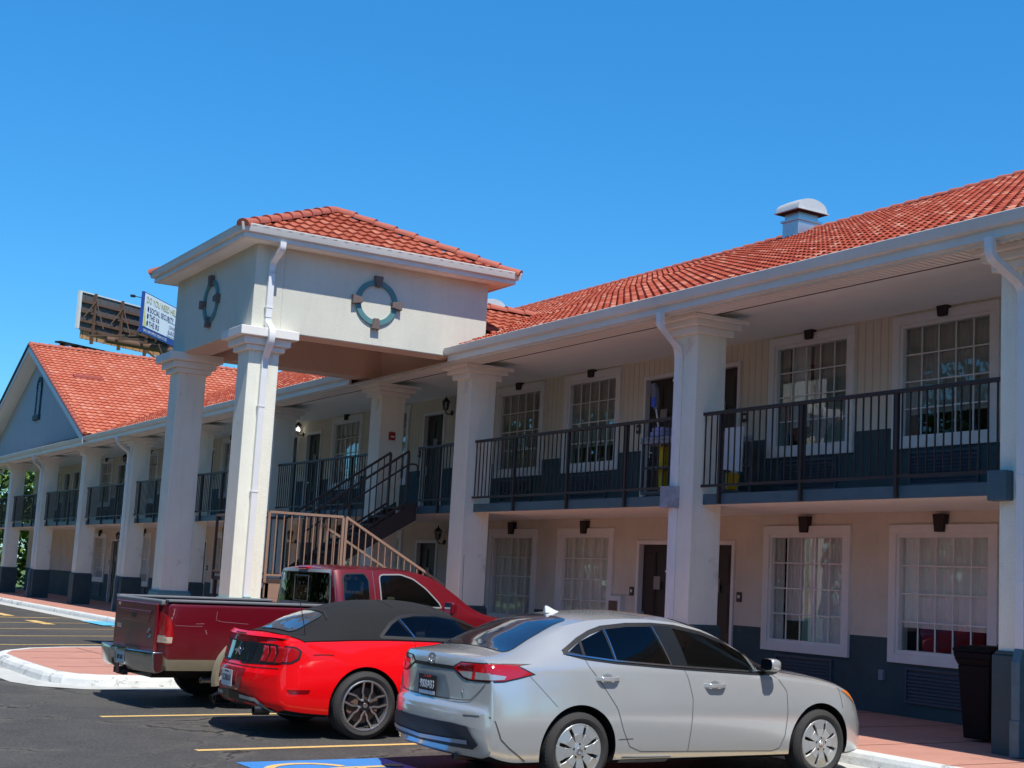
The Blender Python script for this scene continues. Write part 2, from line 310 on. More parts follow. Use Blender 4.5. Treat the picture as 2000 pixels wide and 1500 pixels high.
# ------------------------------------------------------------------ roof tiles
random.seed(4)
def tiles(name, O, U, S, rng, L, m, parent, per=.19, crs=.34, amp=.034, th=.035, sub=6, barrel=False):
    """O eave start, U along eave, S up slope; rng(s)->(u0,u1)"""
    O, U, S = Vector(O), Vector(U).normalized(), Vector(S).normalized(); N = U.cross(S)
    if N.z < 0: N = -N
    nc = max(1, round(L / crs)); crs = L / nc; us0 = min(rng(0)[0], rng(L)[0]); us1 = max(rng(0)[1], rng(L)[1])
    nu = int((us1 - us0) / per * sub) + 1; V = []; F = []; T = []
    rows = []
    for c in range(nc):
        for s_, lift in ((c * crs, th), ((c + 1) * crs, 0)): rows.append((s_, lift, c))
    for s_, lift, c in rows:
        a, b = rng(min(max(s_, 0), L))
        for i in range(nu + 1):
            u = us0 + i * per / sub; uc = min(max(u, a), b)
            if barrel:
                q = (uc / per) % 1.0; q = min(q, 1 - q); h = amp * math.sqrt(max(0, 1 - (q / .31) ** 2)) + .006 * math.cos(2 * math.pi * uc / per)
            else: ph = 2 * math.pi * uc / per; h = amp * (.5 + .5 * math.cos(ph)) ** 1.3
            V.append(O + U * uc + S * s_ + N * (h + lift))
    W = nu + 1; tint = {}
    for r in range(len(rows) - 1):
        c = rows[r + 1][2]; a, b = rng(min(rows[r][0] + crs * .5, L))
        for i in range(nu):
            u = us0 + (i + .5) * per / sub
            if u < a - per / sub or u > b + per / sub: continue
            F.append((r * W + i, r * W + i + 1, (r + 1) * W + i + 1, (r + 1) * W + i))
            k = (c, int((u + per / 2) / per))
            if k not in tint: tint[k] = min(1, max(0, random.gauss(.46, .24)))
            T.append(tint[k])
    me = bpy.data.meshes.new(name); me.from_pydata(V, [], F); me.materials.append(m)
    at = me.attributes.new('tint', 'FLOAT', 'FACE'); at.data.foreach_set('value', T)
    me.shade_smooth(); me.set_sharp_from_angle(angle=R(40))
    o = bpy.data.objects.new(name, me); col.objects.link(o); par(o, parent); return o
def ridge(name, a, b, r, parent, m=ridgem, seg=.36):
    a = Vector(a); b = Vector(b); n = max(1, int((b - a).length / seg)); k = MB(); t = (b - a) / n
    sd = t.normalized().cross(Vector((0, 0, 1))).normalized(); u = sd.cross(t.normalized())
    if u.z < 0: u = -u
    for i in range(n):
        p0 = a + t * i; p1 = p0 + t * 1.06; vs = []
        for p, rr, dz in ((p0, r * 1.12, .012), (p1, r * .92, -.005)):
            for j in range(9):
                an = math.pi * (-.08 + 1.16 * j / 8); vs.append(p + sd * rr * math.cos(an) + u * (rr * math.sin(an) * .85 + dz))
        k.add(vs, [(j, j + 1, 9 + j + 1, 9 + j) for j in range(8)] + [tuple(range(9))])
    return k.build(name, m, parent, smooth=True, ang=50)
# ------------------------------------------------------------------ motel
XL, XR = -58.2, 13.0
YW = 2.174; FL = 2.99; SB = 2.86
motel = empty('motel_building', (-22, 2, 0), label='long two-storey beige motel with red tile roof, white columns and railed balcony', cat='motel')
# openings: windows and doors per room pair
WIN = []; DOOR = []
for i in range(-1, 7):
    c = -4.15 - 8.49 * i
    for a in (c - 2.24, c + .37):
        if a > XL + 1: WIN.append((a, a + 1.85))
    d = c - 4.25
    for a in (d - 1.31, d + .27):
        if a > XL + .8: DOOR.append((a, a + 1.04))
WINL = [w_ for w_ in WIN if w_[0] > -49]; DOORL = [d_ for d_ in DOOR if d_[0] > -46]
def wall(name, z0, z1, wins, doors, wz, dz, dado, mats):
    xs = sorted(set([XL, XR] + [w_[0] + .12 for w_ in wins] + [w_[1] - .12 for w_ in wins] + [d[0] + .06 for d in doors] + [d[1] - .06 for d in doors]))
    zs = sorted(set([z0, z1, wz[0] + .12, wz[1] - .12, dz - .06, dado]))
    k = MB()
    for x0, x1 in zip(xs[:-1], xs[1:]):
        for a, b in zip(zs[:-1], zs[1:]):
            cx, cz = (x0 + x1) / 2, (a + b) / 2
            if any(w_[0] + .12 < cx < w_[1] - .12 for w_ in wins) and wz[0] + .12 < cz < wz[1] - .12: continue
            if any(d[0] + .06 < cx < d[1] - .06 for d in doors) and cz < dz - .06: continue
            k.quad((x0, YW, a), (x1, YW, a), (x1, YW, b), (x0, YW, b), 1 if cz < dado else 0)
    return k.build(name, mats, motel)
wall('lower_wall', .15, SB, WINL, DOORL, (.84, 2.69), 2.47, 1.166, [lowwall, navy])
wall('upper_wall', FL, 5.6, WIN, DOOR, (3.72, 5.55), 5.31, 4.02, [upwall, navy])
k = MB().box(XL, XR, 3.1, 3.15, .1, 5.6).build('dark_room_backing', dark, motel)  # near-black sheet standing in for the darkness of the rooms behind the windows
k = MB().box(XL, XR, 11.6, 11.8, 0, 5.7).box(XL, XL + .2, YW + .003, 11.6, 0, 5.7).box(XR - .2, XR, YW + .003, 11.6, 0, 5.7).build('rear_wall', lowwall, motel)
# slab, fascia, ceiling, soffit, gutter
bays_x = [.422, -5.437, -12.056, -15.805, -21.765, -27.774, -33.74, -39.724, -46.01, -51.98, -57.95, 6.36, 12.3]
bays_x.sort(); CW = .523
k = MB().box(XL, XR, .232, YW - .002, SB, FL).build('balcony_slab', ceilm, motel)
k = MB()
for a, b in zip(bays_x[:-1], bays_x[1:]):
    x0, x1 = a + .004, b - CW - .004
    if abs(a + 15.805) < .01: x0, x1 = -14.3, b - CW - .004
    k.box(x0, x1, .19, .23, SB - .004, FL + .012)
k.build('slab_fascia', fasciab, motel)
k = MB().box(XL - .3, XR, .12, YW + .3, 5.60, 5.66).build('gallery_ceiling', ceilm, motel)
# tan soffit strip with fine corrugation
def corrug(x0, x1, y0, y1, z, st=.10, dp=.006):
    kk = MB(); n = int((x1 - x0) / st)
    for i in range(n):
        a = x0 + i * st; kk.quad((a, y0, z), (a + st * .82, y0, z), (a + st * .82, y1, z), (a, y1, z)); kk.quad((a + st * .82, y0, z + dp), (a + st, y0, z + dp), (a + st, y1, z + dp), (a + st * .82, y1, z + dp))
    return kk
MB().box(XL - .3, XR, .090, .108, 5.492, 5.4985).build('soffit_gap_shade', dkbrown, motel); MB().box(XL - .3, XR, -.455, -.40, 5.455, 5.475).build('soffit_moulding', gutm, motel)  # solid dark strip painted in for the shade of the soffit seam; moulding beside it
corrug(XL - .3, XR, -.47, .10, 5.50).build('eave_soffit', ceilm, motel)
k = MB().box(XL - .3, XR, .085, .125, 5.515, 5.60).build('soffit_step', ceilm, motel)
TX0, TX1 = -16.33, -12.04       # tower walls
def gutter(k, x0, x1):
    prof = [(-.455, 5.475), (-.52, 5.485), (-.52, 5.59), (-.585, 5.60), (-.60, 5.65), (-.615, 5.715), (-.60, 5.725), (-.59, 5.70), (-.47, 5.70), (-.455, 5.72)]
    k.prism(prof, 'x', x0, x1)
gutter(k2 := MB(), TX1 + .02, XR); gutter(k2, XL - .3, TX0 - .02)
k2.build('gutter', gutm, motel)
# roof: front and rear slopes
EY, EZ, RY, RZ = -.545, 5.645, 7.0, 8.975
Sv = Vector((0, RY - EY, RZ - EZ)); SL = Sv.length
s23 = (.25 - EY) / (RY - EY); tk = dict(sub=10, per=.19, crs=.28, amp=.055, th=.036, barrel=True); PX_ = .19
tiles('roof_tiles', (-12.16, EY, EZ), (1, 0, 0), Sv, lambda s: (0, 25.1), SL, tile_main, motel, **tk)
tiles('roof_tiles', (-12.16 - 22 * PX_, EY + (RY - EY) * s23, EZ + (RZ - EZ) * s23), (1, 0, 0), Sv, lambda s: (0, 22 * PX_), SL * (1 - s23), tile_main, motel, **{**tk, 'crs': .30 * 1.0})
tiles('roof_tiles', (-16.34 - 156 * PX_, EY, EZ), (1, 0, 0), Sv, lambda s: (0, 156 * PX_), SL, tile_main, motel, **{**tk, 'sub': 6})
YM = .25; ZM = EZ - .03 + (RZ - EZ) * (YM - EY - .06) / (RY - EY - .06)
k = MB().quad((XL, EY + .06, EZ - .03), (TX0, EY + .06, EZ - .03), (TX0, RY, RZ - .03), (XL, RY, RZ - .03)).quad((TX1, EY + .06, EZ - .03), (XR, EY + .06, EZ - .03), (XR, RY, RZ - .03), (TX1, RY, RZ - .03)).quad((TX0, YM, ZM), (TX1, YM, ZM), (TX1, RY, RZ - .03), (TX0, RY, RZ - .03)).quad((XL, RY, RZ - .03), (XR, RY, RZ - .03), (XR, 14.6, 5.7), (XL, 14.6, 5.7)).quad((XR - .25, -.4, 5.68), (XR - .25, 14.4, 5.68), (XR - .25, RY, RZ - .06), (XR - .25, RY, RZ - .06)).build('roof_deck', mat('roof_underlay', (.30, .07, .04), .8), motel)
ridge('roof_ridge', (-46.2, RY, RZ + .03), (XR + .1, RY, RZ + .03), .10, motel)
# dark ridge slots (ventilators)
for x0, x1 in ((-20.9, -19.9), (-14.5, -13.3), (-7.95, -6.9), (-1.4, -.3), (5.0, 6.1)):
    yy = 6.72; zz = EZ + (yy - EY) * (RZ - EZ) / (RY - EY)
    MB().box(x0, x1, yy - .07, yy + .10, zz + .03, zz + .075).build('ridge_ventilator', mat('maroon_metal', (.10, .018, .015), .6), motel, bevel=.01)
# ------------------------------------------------------------------ windows
def winobj(w_, h, variant):
    """outer frame mesh, origin bottom-left outer corner on the wall plane"""
    k = MB(); o1 = .125
    for (a, b, c, d) in ((0, w_, 0, o1), (0, w_, h - o1, h), (0, o1, o1, h - o1), (w_ - o1, w_, o1, h - o1)):
        k.box(a, b, -.045, .02, c, d)
    i = o1 - .002; t = .05
    for (a, b, c, d) in ((i, w_ - i, i, i + t), (i, w_ - i, h - i - t, h - i), (i, i + t, i + t, h - i - t), (w_ - i - t, w_ - i, i + t, h - i - t)):
        k.box(a, b, -.02, .16, c, d)
    return k
def make_window(variant, up_):
    w_, h = 1.85, 1.84; lo = .125 + .048
    f = winobj(w_, h, 0).build('window', whitep, motel, bevel=.004)
    a, b = lo, w_ - lo; c, d = lo, h - lo
    g = MB().quad((a, .05, c), (b, .05, c), (b, .05, d), (a, .05, d)).build('glass', glassw); g.parent = f
    mu = MB()
    for i in range(1, 5): x = a + (b - a) * i / 5; mu.box(x - .009, x + .009, .030, .044, c, d)
    for i in range(1, 4): z = c + (d - c) * i / 4; mu.box(a, b, .029, .045, z - .009, z + .009)
    mo = mu.build('muntins', whitep); mo.parent = f
    if variant == 0: spans = [(a, b, curt, 1.0)]
    elif variant == 1: spans = [(a, a + .16, curt, 1.0), (a + .26, a + .62, curtw, .8), (a + .70, b, curt, 1.0)]
    elif variant == 2: spans = [(a, b, curt, .24)]
    elif variant == 3: spans = [(a, a + .98, curt, 1.0), (b - .52, b, curt, 1.0)]
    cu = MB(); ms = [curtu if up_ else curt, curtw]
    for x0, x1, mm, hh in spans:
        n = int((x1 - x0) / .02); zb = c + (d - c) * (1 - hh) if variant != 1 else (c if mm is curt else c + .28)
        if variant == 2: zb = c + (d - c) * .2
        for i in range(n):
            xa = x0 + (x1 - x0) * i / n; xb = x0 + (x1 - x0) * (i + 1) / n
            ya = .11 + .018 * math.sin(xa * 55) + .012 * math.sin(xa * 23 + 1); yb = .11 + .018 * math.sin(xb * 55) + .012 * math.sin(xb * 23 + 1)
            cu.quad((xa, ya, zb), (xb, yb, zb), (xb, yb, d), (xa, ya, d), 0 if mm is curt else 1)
    co = cu.build('curtain', ms, smooth=True, ang=80); co.parent = f
    kk = MB(); cx = w_ / 2; kz = h
    kk.prism([(cx - .105, kz + .135), (cx + .105, kz + .135), (cx + .07, kz - .10), (cx - .07, kz - .10)], 'y', -.10, .0)
    ko = kk.build('keystone', dkbrown, bevel=.006); ko.parent = f
    lv = MB(); gx0, gx1, g0, g1 = .32, 1.53, -.51, -.05
    lv.box(gx0, gx1, -.035, 0, g0, g0 + .035).box(gx0, gx1, -.035, 0, g1 - .03, g1).box(gx0, gx0 + .03, -.035, 0, g0 + .035, g1 - .03).box(gx1 - .03, gx1, -.035, 0, g0 + .035, g1 - .03)
    n = 8
    for i in range(n):
        z = g0 + .045 + (g1 - g0 - .09) * i / n; hh = (g1 - g0 - .09) / n
        lv.quad((gx0 + .03, -.032, z), (gx1 - .03, -.032, z), (gx1 - .03, -.004, z + hh * .75), (gx0 + .03, -.004, z + hh * .75)); lv.quad((gx0 + .03, -.003, z), (gx1 - .03, -.003, z), (gx1 - .03, -.003, z + hh), (gx0 + .03, -.003, z + hh))
    lo_ = lv.build('air_grille', mat('grille_metal', (.05, .075, .10), .5)); lo_.parent = f
    return f
protos = {}
order = {(-6.39, 1): 1, (-6.39, 0): 1, (-3.78, 0): 3, (-3.78, 1): 2}
allw = [(w_[0], 0) for w_ in WINL] + [(w_[0], 1) for w_ in WIN]
for x, up_ in allw:
    v = 0
    if abs(x + 6.39) < .1: v = 1
    elif abs(x + 3.78) < .1: v = 2
    elif up_: v = [0, 2, 3][int(abs(x * 7)) % 3]
    z = 3.72 if up_ else .845
    loc = Vector((x, YW, z)) - org(motel)
    if (v, up_) not in protos:
        protos[v, up_] = make_window(v, up_); protos[v, up_].location = loc
    else: dup(protos[v, up_], motel, loc)
# ------------------------------------------------------------------ doors
def make_door(h):
    w_ = 1.04; k = MB()
    k.box(0, .07, -.03, .10, 0, h).box(w_ - .07, w_, -.03, .10, 0, h).box(.07, w_ - .07, -.03, .10, h - .07, h)
    f = k.build('door', whitep, motel, bevel=.004)
    d = MB(); x0, x1, z1 = .069, w_ - .069, h - .069; d.box(x0, x1, .07, .11, .01, z1)
    pw = (x1 - x0 - .36) / 2
    for cxx in (x0 + .12, x0 + .24 + pw):
        for a, b in ((.2, .75), (.87, 1.5), (1.62, z1 - .13)):
            d.box(cxx, cxx + pw, .058, .0695, a, b)
            d.box(cxx + .03, cxx + pw - .03, .050, .0575, a + .03, b - .03)
    lf = d.build('door_leaf', doorm, bevel=.004); lf.parent = f
    hn = MB().lathe([(.0, .02), (.03, .02), (.03, .05), (.012, .055), (.012, .07)], (x0 + .07, 0, .98), 'y', 12).bar((x0 + .07, .03, .98), (x0 + .19, .03, .98), .02).box(x0 + .04, x0 + .10, .045, .069, .9, 1.12)
    ho = hn.build('door_handle', chrome); ho.parent = f
    sg = MB().box(w_ * .5 - .09, w_ * .5 + .09, .040, .0495, 1.5, 1.72).build('door_notice', mat('notice', (.25, .22, .2), .6)); sg.parent = f
    return f
dl = make_door(2.32); du = make_door(2.32); fl = {0: dl, 1: du}; first = {0: True, 1: True}
for lvl, lst, z in ((0, DOORL, .15), (1, DOOR, FL)):
    for a, b in lst:
        loc = Vector((a, YW, z)) - org(motel)
        if first[lvl]: fl[lvl].location = loc; first[lvl] = False
        else: dup(fl[lvl], motel, loc)
# room-number plates and sockets beside doors
sgm = mat('room_plate', (.02, .02, .022), .4); sgl = mat('room_plate_text', (.6, .58, .5), .5)
pl0 = None
for lvl, lst, z in ((0, DOORL, 1.60), (1, DOOR, 4.40)):
    for i, (a, b) in enumerate(lst):
        x = a - .13 if (round((a + 8.40) / 8.49 * 2) % 2 == 1 or (a + 8.4) % 8.49 > 4) else b + .13
        if pl0 is None:
            pl0 = MB().box(-.055, .055, -.02, 0, -.075, .075).build('room_number_plate', sgm, motel)
            q = MB().box(-.03, .03, -.023, -.0195, -.02, .03).build('plate_panel', sgl); q.parent = pl0; pl0.location = Vector((x, YW, z)) - org(motel)
        else: dup(pl0, motel, Vector((x, YW, z)) - org(motel))
k = MB().box(-3.93, -3.85, YW - .05, YW, .595, .73).build('outlet_box', mat('outlet_grey', (.22, .26, .30), .5), motel)
k = MB().box(-10.46, -10.04, YW - .10, YW, 1.10, 1.50).build('wall_vent', whitep, motel); k2 = MB().box(-10.38, -10.12, YW - .11, YW - .10, 1.18, 1.42).build('vent_opening', mat('vent_brown', (.16, .1, .07), .8), k)
k2.location = (0, 0, 0)
k = MB().box(-7.24, -7.12, YW - .04, YW, 3.53, 3.66).build('socket_box', whitep, motel)
# ------------------------------------------------------------------ columns
def capital(k, x0, x1, y0, y1, z0, steps):
    z = z0
    for o_, h in steps:
        k.box(x0 - o_, x1 + o_, y0 - o_, y1 + o_, z, z + h - .002); z += h
capst = ((.075, .10), (.15, .085), (.23, .06))
def make_column(x):      # right face at x
    s_ = MB().box(x - CW, x, 0, CW, 1.16, 5.262).build('column', colm, motel, bevel=.012)
    b = MB().box(x - CW - .045, x + .045, -.045, CW + .045, .15, 1.165).prism([(x - CW - .045, 1.165), (x + .045, 1.165), (x, 1.21), (x - CW, 1.21)], 'y', -.03, CW + .03).build('column_base', navy, s_, bevel=.008)
    c = MB(); capital(c, x - CW, x, 0, CW, 5.254, capst); co = c.build('column_capital', trimc, s_, bevel=.008)
    return s_
c0 = make_column(.422)
for x in bays_x:
    if abs(x - .422) > .01:
        dup(c0, motel, Vector((x - .422, 0, 0)) + c0.location)
# navy block on the near column
MB().box(-.16, .09, -.13, .0, 2.77, 3.09).build('junction_box', fasciab, motel, bevel=.01)
# ------------------------------------------------------------------ balcony railings
def railing(x0, x1, indiv, posts=None):
    k = MB(); y = .165
    r = MB().box(x0, x1, y - .032, y + .032, 4.095, 4.14).build('railing', railm, motel, bevel=.004)
    b = MB().box(x0 - .03, x1, y - .02, y + .02, 3.095, 3.13).build('bottom_rail', railm, r)
    n = max(1, round((x1 - x0) / 1.65)); 
    if posts is None: posts = [x0 + .42 + 1.66 * i for i in range(int((x1 - x0 - .3) / 1.66) + 1)]
    for p_ in posts: MB().box(p_ - .022, p_ + .022, y - .024, y + .024, SB, 4.10).build('post', railm, r)
    nb = int((x1 - x0) / .128); xs = [x0 + .03 + i * .128 for i in range(nb)]
    xs = [a for a in xs if all(abs(a - p_) > .035 for p_ in posts)]
    if indiv:
        pr = MB().box(-.008, .008, y - .008, y + .008, 3.13, 4.10).build('baluster', railm, r); base = pr.location.copy()
        for i, a in enumerate(xs):
            q = pr if i == 0 else dup(pr, r)
            q.location = base + Vector((a, 0, 0))
    else:
        kk = MB()
        for a in xs: kk.box(a - .008, a + .008, y - .008, y + .008, 3.13, 4.10)
        o = kk.build('balusters', railm, r); o['kind'] = 'stuff'
    return r
railing(-12.02, -5.96, True, [-10.617, -8.935, -7.307]); railing(-5.42, -.1, True, [-5.05, -3.406, -1.756])
railing(-14.32, -12.58, True, [-13.4])
railing(-21.70, -16.33, False, [-20.7, -19.1, -17.44])
for a, b in zip(bays_x[:-1], bays_x[1:]):
    if b < -21 or a > .3: railing(a + .02, b - CW, False)
# ------------------------------------------------------------------ downspouts
dsec = [(-.05, -.038), (.05, -.038), (.05, .038), (-.05, .038)]
def smooth(pts, n=5):
    P = [Vector(p) for p in pts]; out = [P[0]]
    for i in range(1, len(P) - 1):
        a, b, c = P[i - 1], P[i], P[i + 1]; r = min((b - a).length, (c - b).length) * .45; p0 = b + (a - b).normalized() * r; p1 = b + (c - b).normalized() * r
        for j in range(n + 1): t = j / n; out.append(p0 * (1 - t) ** 2 + b * 2 * t * (1 - t) + p1 * t * t)
    out.append(P[-1]); return out
def downspout(xg, xc, zb=.35, box=False, plain=True):
    pts = smooth([(xg, -.53, 5.50), (xg, -.53, 5.30), (xc, -.05, 5.05), (xc, -.045, 4.8)])
    k = MB(); k.sweep(pts, dsec, upv=(0, 1, 0)); k.sweep([(xc, -.045, 4.81), (xc, -.045, 1.22)], dsec, upv=(0, 1, 0))
    for z in (4.6, 3.0, 1.9): k.box(xc - .062, xc + .062, -.09, .0, z, z + .03)
    o = k.build('downspout', dsm, motel, smooth=True, ang=30)
    j = MB(); j.sweep([(xc, -.05, 1.23), (xc, -.095, 1.1), (xc, -.095, .45), (xc + .0, -.10, .18)], [(a * 1.06, b * 1.06) for a, b in dsec], upv=(0, 1, 0)); j.box(xc - .06, xc + .06, -.15, -.045, .16, .52)
    j.build('downspout_foot', fasciab if False else mat('downspout_teal', (.075, .15, .18), .5, var=.2, vscale=8), o)
    if box: MB().box(xc - .15, xc + .08, -.17, -.0, 2.80, 3.10).build('spout_box', mat('weathered_spout_box', (.30, .33, .38), .5, var=.3, vscale=9), o)
    return o
downspout(-5.62, -5.80, box=True); downspout(.2, .24); downspout(-33.8, -34.12); downspout(-45.6, -46.35)
# ------------------------------------------------------------------ entrance tower
tower = empty('entrance_tower', (-14.18, -2, 0), label='square cream tower on tall columns with hipped red tile roof and round teal medallions', cat='tower')
TY0, TY1, TZ0, TZ1, TT = -4.16, .233, 5.59, 7.02, .5
k = MB()
k.box(TX0, TX1, TY0, TY0 + TT, TZ0, TZ1).box(TX1 - TT, TX1, TY0 + TT, TY1, TZ0, TZ1).box(TX0, TX0 + TT, TY0 + TT, TY1, TZ0, TZ1).box(TX0 + TT, TX1 - TT, TY1 - .3, TY1, TZ0, TZ1)
k.build('wall', cream, tower, bevel=.01)
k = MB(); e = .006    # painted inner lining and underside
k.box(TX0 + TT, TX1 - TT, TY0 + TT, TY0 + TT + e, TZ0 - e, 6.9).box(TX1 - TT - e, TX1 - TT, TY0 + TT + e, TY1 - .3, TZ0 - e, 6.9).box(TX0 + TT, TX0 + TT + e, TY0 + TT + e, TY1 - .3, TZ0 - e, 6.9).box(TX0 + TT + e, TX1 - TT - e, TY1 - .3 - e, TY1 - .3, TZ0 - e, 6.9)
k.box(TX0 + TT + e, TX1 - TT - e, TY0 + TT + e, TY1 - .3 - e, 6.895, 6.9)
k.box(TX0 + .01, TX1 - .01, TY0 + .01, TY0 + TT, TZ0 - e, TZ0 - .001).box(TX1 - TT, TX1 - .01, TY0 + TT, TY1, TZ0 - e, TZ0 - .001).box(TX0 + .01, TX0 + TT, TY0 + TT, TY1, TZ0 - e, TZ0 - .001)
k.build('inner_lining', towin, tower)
OV = .445
def ring(k, off0, prof, m=0):     # prof: (outward offset, z) closed outline swept round the tower
    n = len(prof); cs = [(-1, -1), (1, -1), (1, 1), (-1, 1)]; hx, hy = (TX1 - TX0) / 2, (TY1 - TY0) / 2; cx, cy = (TX0 + TX1) / 2, (TY0 + TY1) / 2
    vs = [(cx + sx * (hx + o_), cy + sy * (hy + o_), z) for sx, sy in cs for o_, z in prof]
    k.add(vs, [(i * n + j, ((i + 1) % 4) * n + j, ((i + 1) % 4) * n + (j + 1) % n, i * n + (j + 1) % n) for i in range(4) for j in range(n)], m)
k = MB(); ring(k, 0, [(.31, 7.0), (.36, 7.012), (.36, 7.09), (.415, 7.10), (.43, 7.15), (.445, 7.215), (.43, 7.225), (.42, 7.19), (.31, 7.19)]); k.build('gutter', gutm, tower, smooth=True, ang=25)
k = MB(); ring(k, 0, [(.0, 7.016), (.315, 7.016), (.315, 7.03), (.0, 7.03)]); k.build('soffit', ceilm, tower)
AP = Vector((-14.185, -1.965, 8.37)); EZT = 7.135; hxe, hye = 2.145 + .415, 2.197 + .415
def hip(a, b):
    a = Vector(a); b = Vector(b); U = (b - a).normalized(); mid = (a + b) / 2; S = AP - mid; L = S.length; S = S.normalized(); W = (b - a).length
    return a, U, S, (lambda s: (W / 2 * s / L, W - W / 2 * s / L)), L
cn = [(-14.185 - hxe, -1.965 - hye, EZT), (-14.185 + hxe, -1.965 - hye, EZT), (-14.185 + hxe, -1.965 + hye, EZT), (-14.185 - hxe, -1.965 + hye, EZT)]
for i in range(4):
    a, U, S, rg, L = hip(cn[i], cn[(i + 1) % 4]); tiles('roof_tiles', a, U, S, rg, L, tile_tow, tower, per=.2, crs=.34, amp=.03, th=.04)
for c_ in cn:
    v = Vector(c_); ridge('hip_ridge', v + Vector((0, 0, .04)) + (AP - v) * .0, AP + Vector((0, 0, .05)), .10, tower, seg=.40)
# rear saddle roof
sl_ = .41; ex = 2.6; S = Vector((-ex, 0, ex * sl_)); 
def valley(z): return (z - EZ) / ((RZ - EZ) / (RY - EY)) + EY
L = S.length
tiles('saddle_tiles', (-14.185 + ex, TY1 + .01, 7.0 - ex * sl_), (0, 1, 0), S, lambda s: (0, max(.02, valley(7.0 - ex * sl_ + ex * sl_ * s / L) + .12 - TY1)), L, tile_tow, tower, per=.2, amp=.03)
S2 = Vector((ex, 0, ex * sl_))
tiles('saddle_tiles', (-14.185 - ex, TY1 + .01, 7.0 - ex * sl_), (0, 1, 0), S2, lambda s: (0, max(.02, valley(7.0 - ex * sl_ + ex * sl_ * s / L) + .12 - TY1)), L, tile_tow, tower, per=.2, amp=.03)
ridge('saddle_ridge', (-14.185, TY1, 7.05), (-14.185, valley(7.0) + .1, 7.05), .10, tower)
capt = ((.07, .09), (.14, .12), (.235, .15))
for x0 in (TX1 - .523, TX0):
    s_ = MB().box(x0, x0 + .523, TY0, TY0 + .523, 1.16, 5.235).build('column', colm, tower, bevel=.012)
    MB().box(x0 - .045, x0 + .568, TY0 - .045, TY0 + .568, .15, 1.165).prism([(x0 - .045, 1.165), (x0 + .568, 1.165), (x0 + .523, 1.2), (x0, 1.2)], 'y', TY0 - .03, TY0 + .553).build('column_base', mat('column_base_teal', (.12, .27, .29), .6, var=.1, vscale=4), s_, bevel=.008)
    c = MB(); capital(c, x0, x0 + .523, TY0, TY0 + .523, 5.23, capt); c.build('column_capital', trimc, s_, bevel=.01)
def medallion(cx, cy, cz, ax):
    k = MB(); n = 48
    def P(u, v, d): return (cx + d, cy + u, cz + v) if ax == 'x' else (cx + u, cy - d, cz + v)
    prof = [(.305, 0), (.305, .035), (.395, .035), (.395, 0)]
    vs = [P(r * math.cos(2 * math.pi * i / n), r * math.sin(2 * math.pi * i / n), d) for i in range(n) for r, d in prof]
    k.add(vs, [(i * 4 + j, ((i + 1) % n) * 4 + j, ((i + 1) % n) * 4 + (j + 1) % 4, i * 4 + (j + 1) % 4) for i in range(n) for j in range(4)])
    o = k.build('medallion', ringt, tower, smooth=True, ang=40)
    for i in range(4):
        an = math.pi / 2 * i; kk = MB(); pts = [(.28, -.045), (.465, -.08), (.465, .08), (.28, .045)]
        q = [(r * math.cos(an) - t * math.sin(an), r * math.sin(an) + t * math.cos(an)) for r, t in pts]
        kk.add([P(u, v, 0) for u, v in q] + [P(u, v, .085) for u, v in q], [(3, 2, 1, 0), (4, 5, 6, 7)] + [(j, (j + 1) % 4, 4 + (j + 1) % 4, 4 + j) for j in range(4)])
        kk.build('keystone', brick, o, bevel=.005)
medallion(TX1, -1.965, 6.335, 'x'); medallion(-14.2, TY0, 6.335, 'y')
# downspout down the near column
yd = -3.90; pts = smooth([(-11.68, yd + .04, 7.02), (-11.68, yd + .04, 6.90), (TX1 + .045, yd, 6.72), (TX1 + .045, yd, 6.55)])
k = MB(); k.sweep(pts, dsec, upv=(1, 0, 0)); k.sweep([(TX1 + .045, yd, 6.56), (TX1 + .045, yd, 5.78)], dsec, upv=(1, 0, 0))
k.sweep(smooth([(TX1 + .045, yd, 5.79), (TX1 + .045, yd, 5.70), (TX1 + .285, yd, 5.56), (TX1 + .285, yd, 5.36), (TX1 + .05, yd, 5.12), (TX1 + .045, yd, 4.95)]), dsec, upv=(1, 0, 0))
k.sweep([(TX1 + .045, yd, 4.96), (TX1 + .045, yd, 1.18)], dsec, upv=(1, 0, 0))
for z in (5.95, 4.3, 2.9): k.box(TX1, TX1 + .09, yd - .062, yd + .062, z, z + .025)
k.build('downspout', dsm, tower, smooth=True, ang=30)
MB().sweep([(TX1 + .09, yd, 1.22), (TX1 + .09, yd, .22)], [(a * 1.05, b * 1.05) for a, b in dsec], upv=(1, 0, 0)).build('downspout_foot', teal, tower)
# ------------------------------------------------------------------ gabled wing
wing = empty('gabled_wing', (-48.07, 5, 0), label='far gabled wing with steep orange tile roof and arched louvre vent', cat='building')
GP = Vector((-48.07, -.6, 10.03)); GX = 10.15; GH = 4.23; GYW = -.05; S = Vector((-GX, 0, GH)); L = S.length
tiles('roof_tiles', (GP.x + GX, -.6, GP.z - GH), (0, 1, 0), S, lambda s: (0, 16), L, tile_wing, wing, per=.22, crs=.36, amp=.028, th=.045, sub=5)
MB().quad((GP.x, -.6, GP.z), (GP.x, 15.4, GP.z), (GP.x - GX, 15.4, GP.z - GH), (GP.x - GX, -.6, GP.z - GH)).quad((GP.x, -.58, GP.z - .04), (GP.x, 15.4, GP.z - .04), (GP.x + GX, 15.4, GP.z - GH - .04), (GP.x + GX, -.58, GP.z - GH - .04)).build('roof_deck', mat('roof_underlay', (.30, .07, .04), .8), wing)
ridge('roof_ridge', GP + Vector((0, 0, .03)), (GP.x, 15.4, GP.z + .03), .10, wing)
ridge('rake_tiles', (GP.x + GX + .1, -.57, GP.z - GH - .0), GP + Vector((0, .03, .02)), .085, wing, seg=.36)
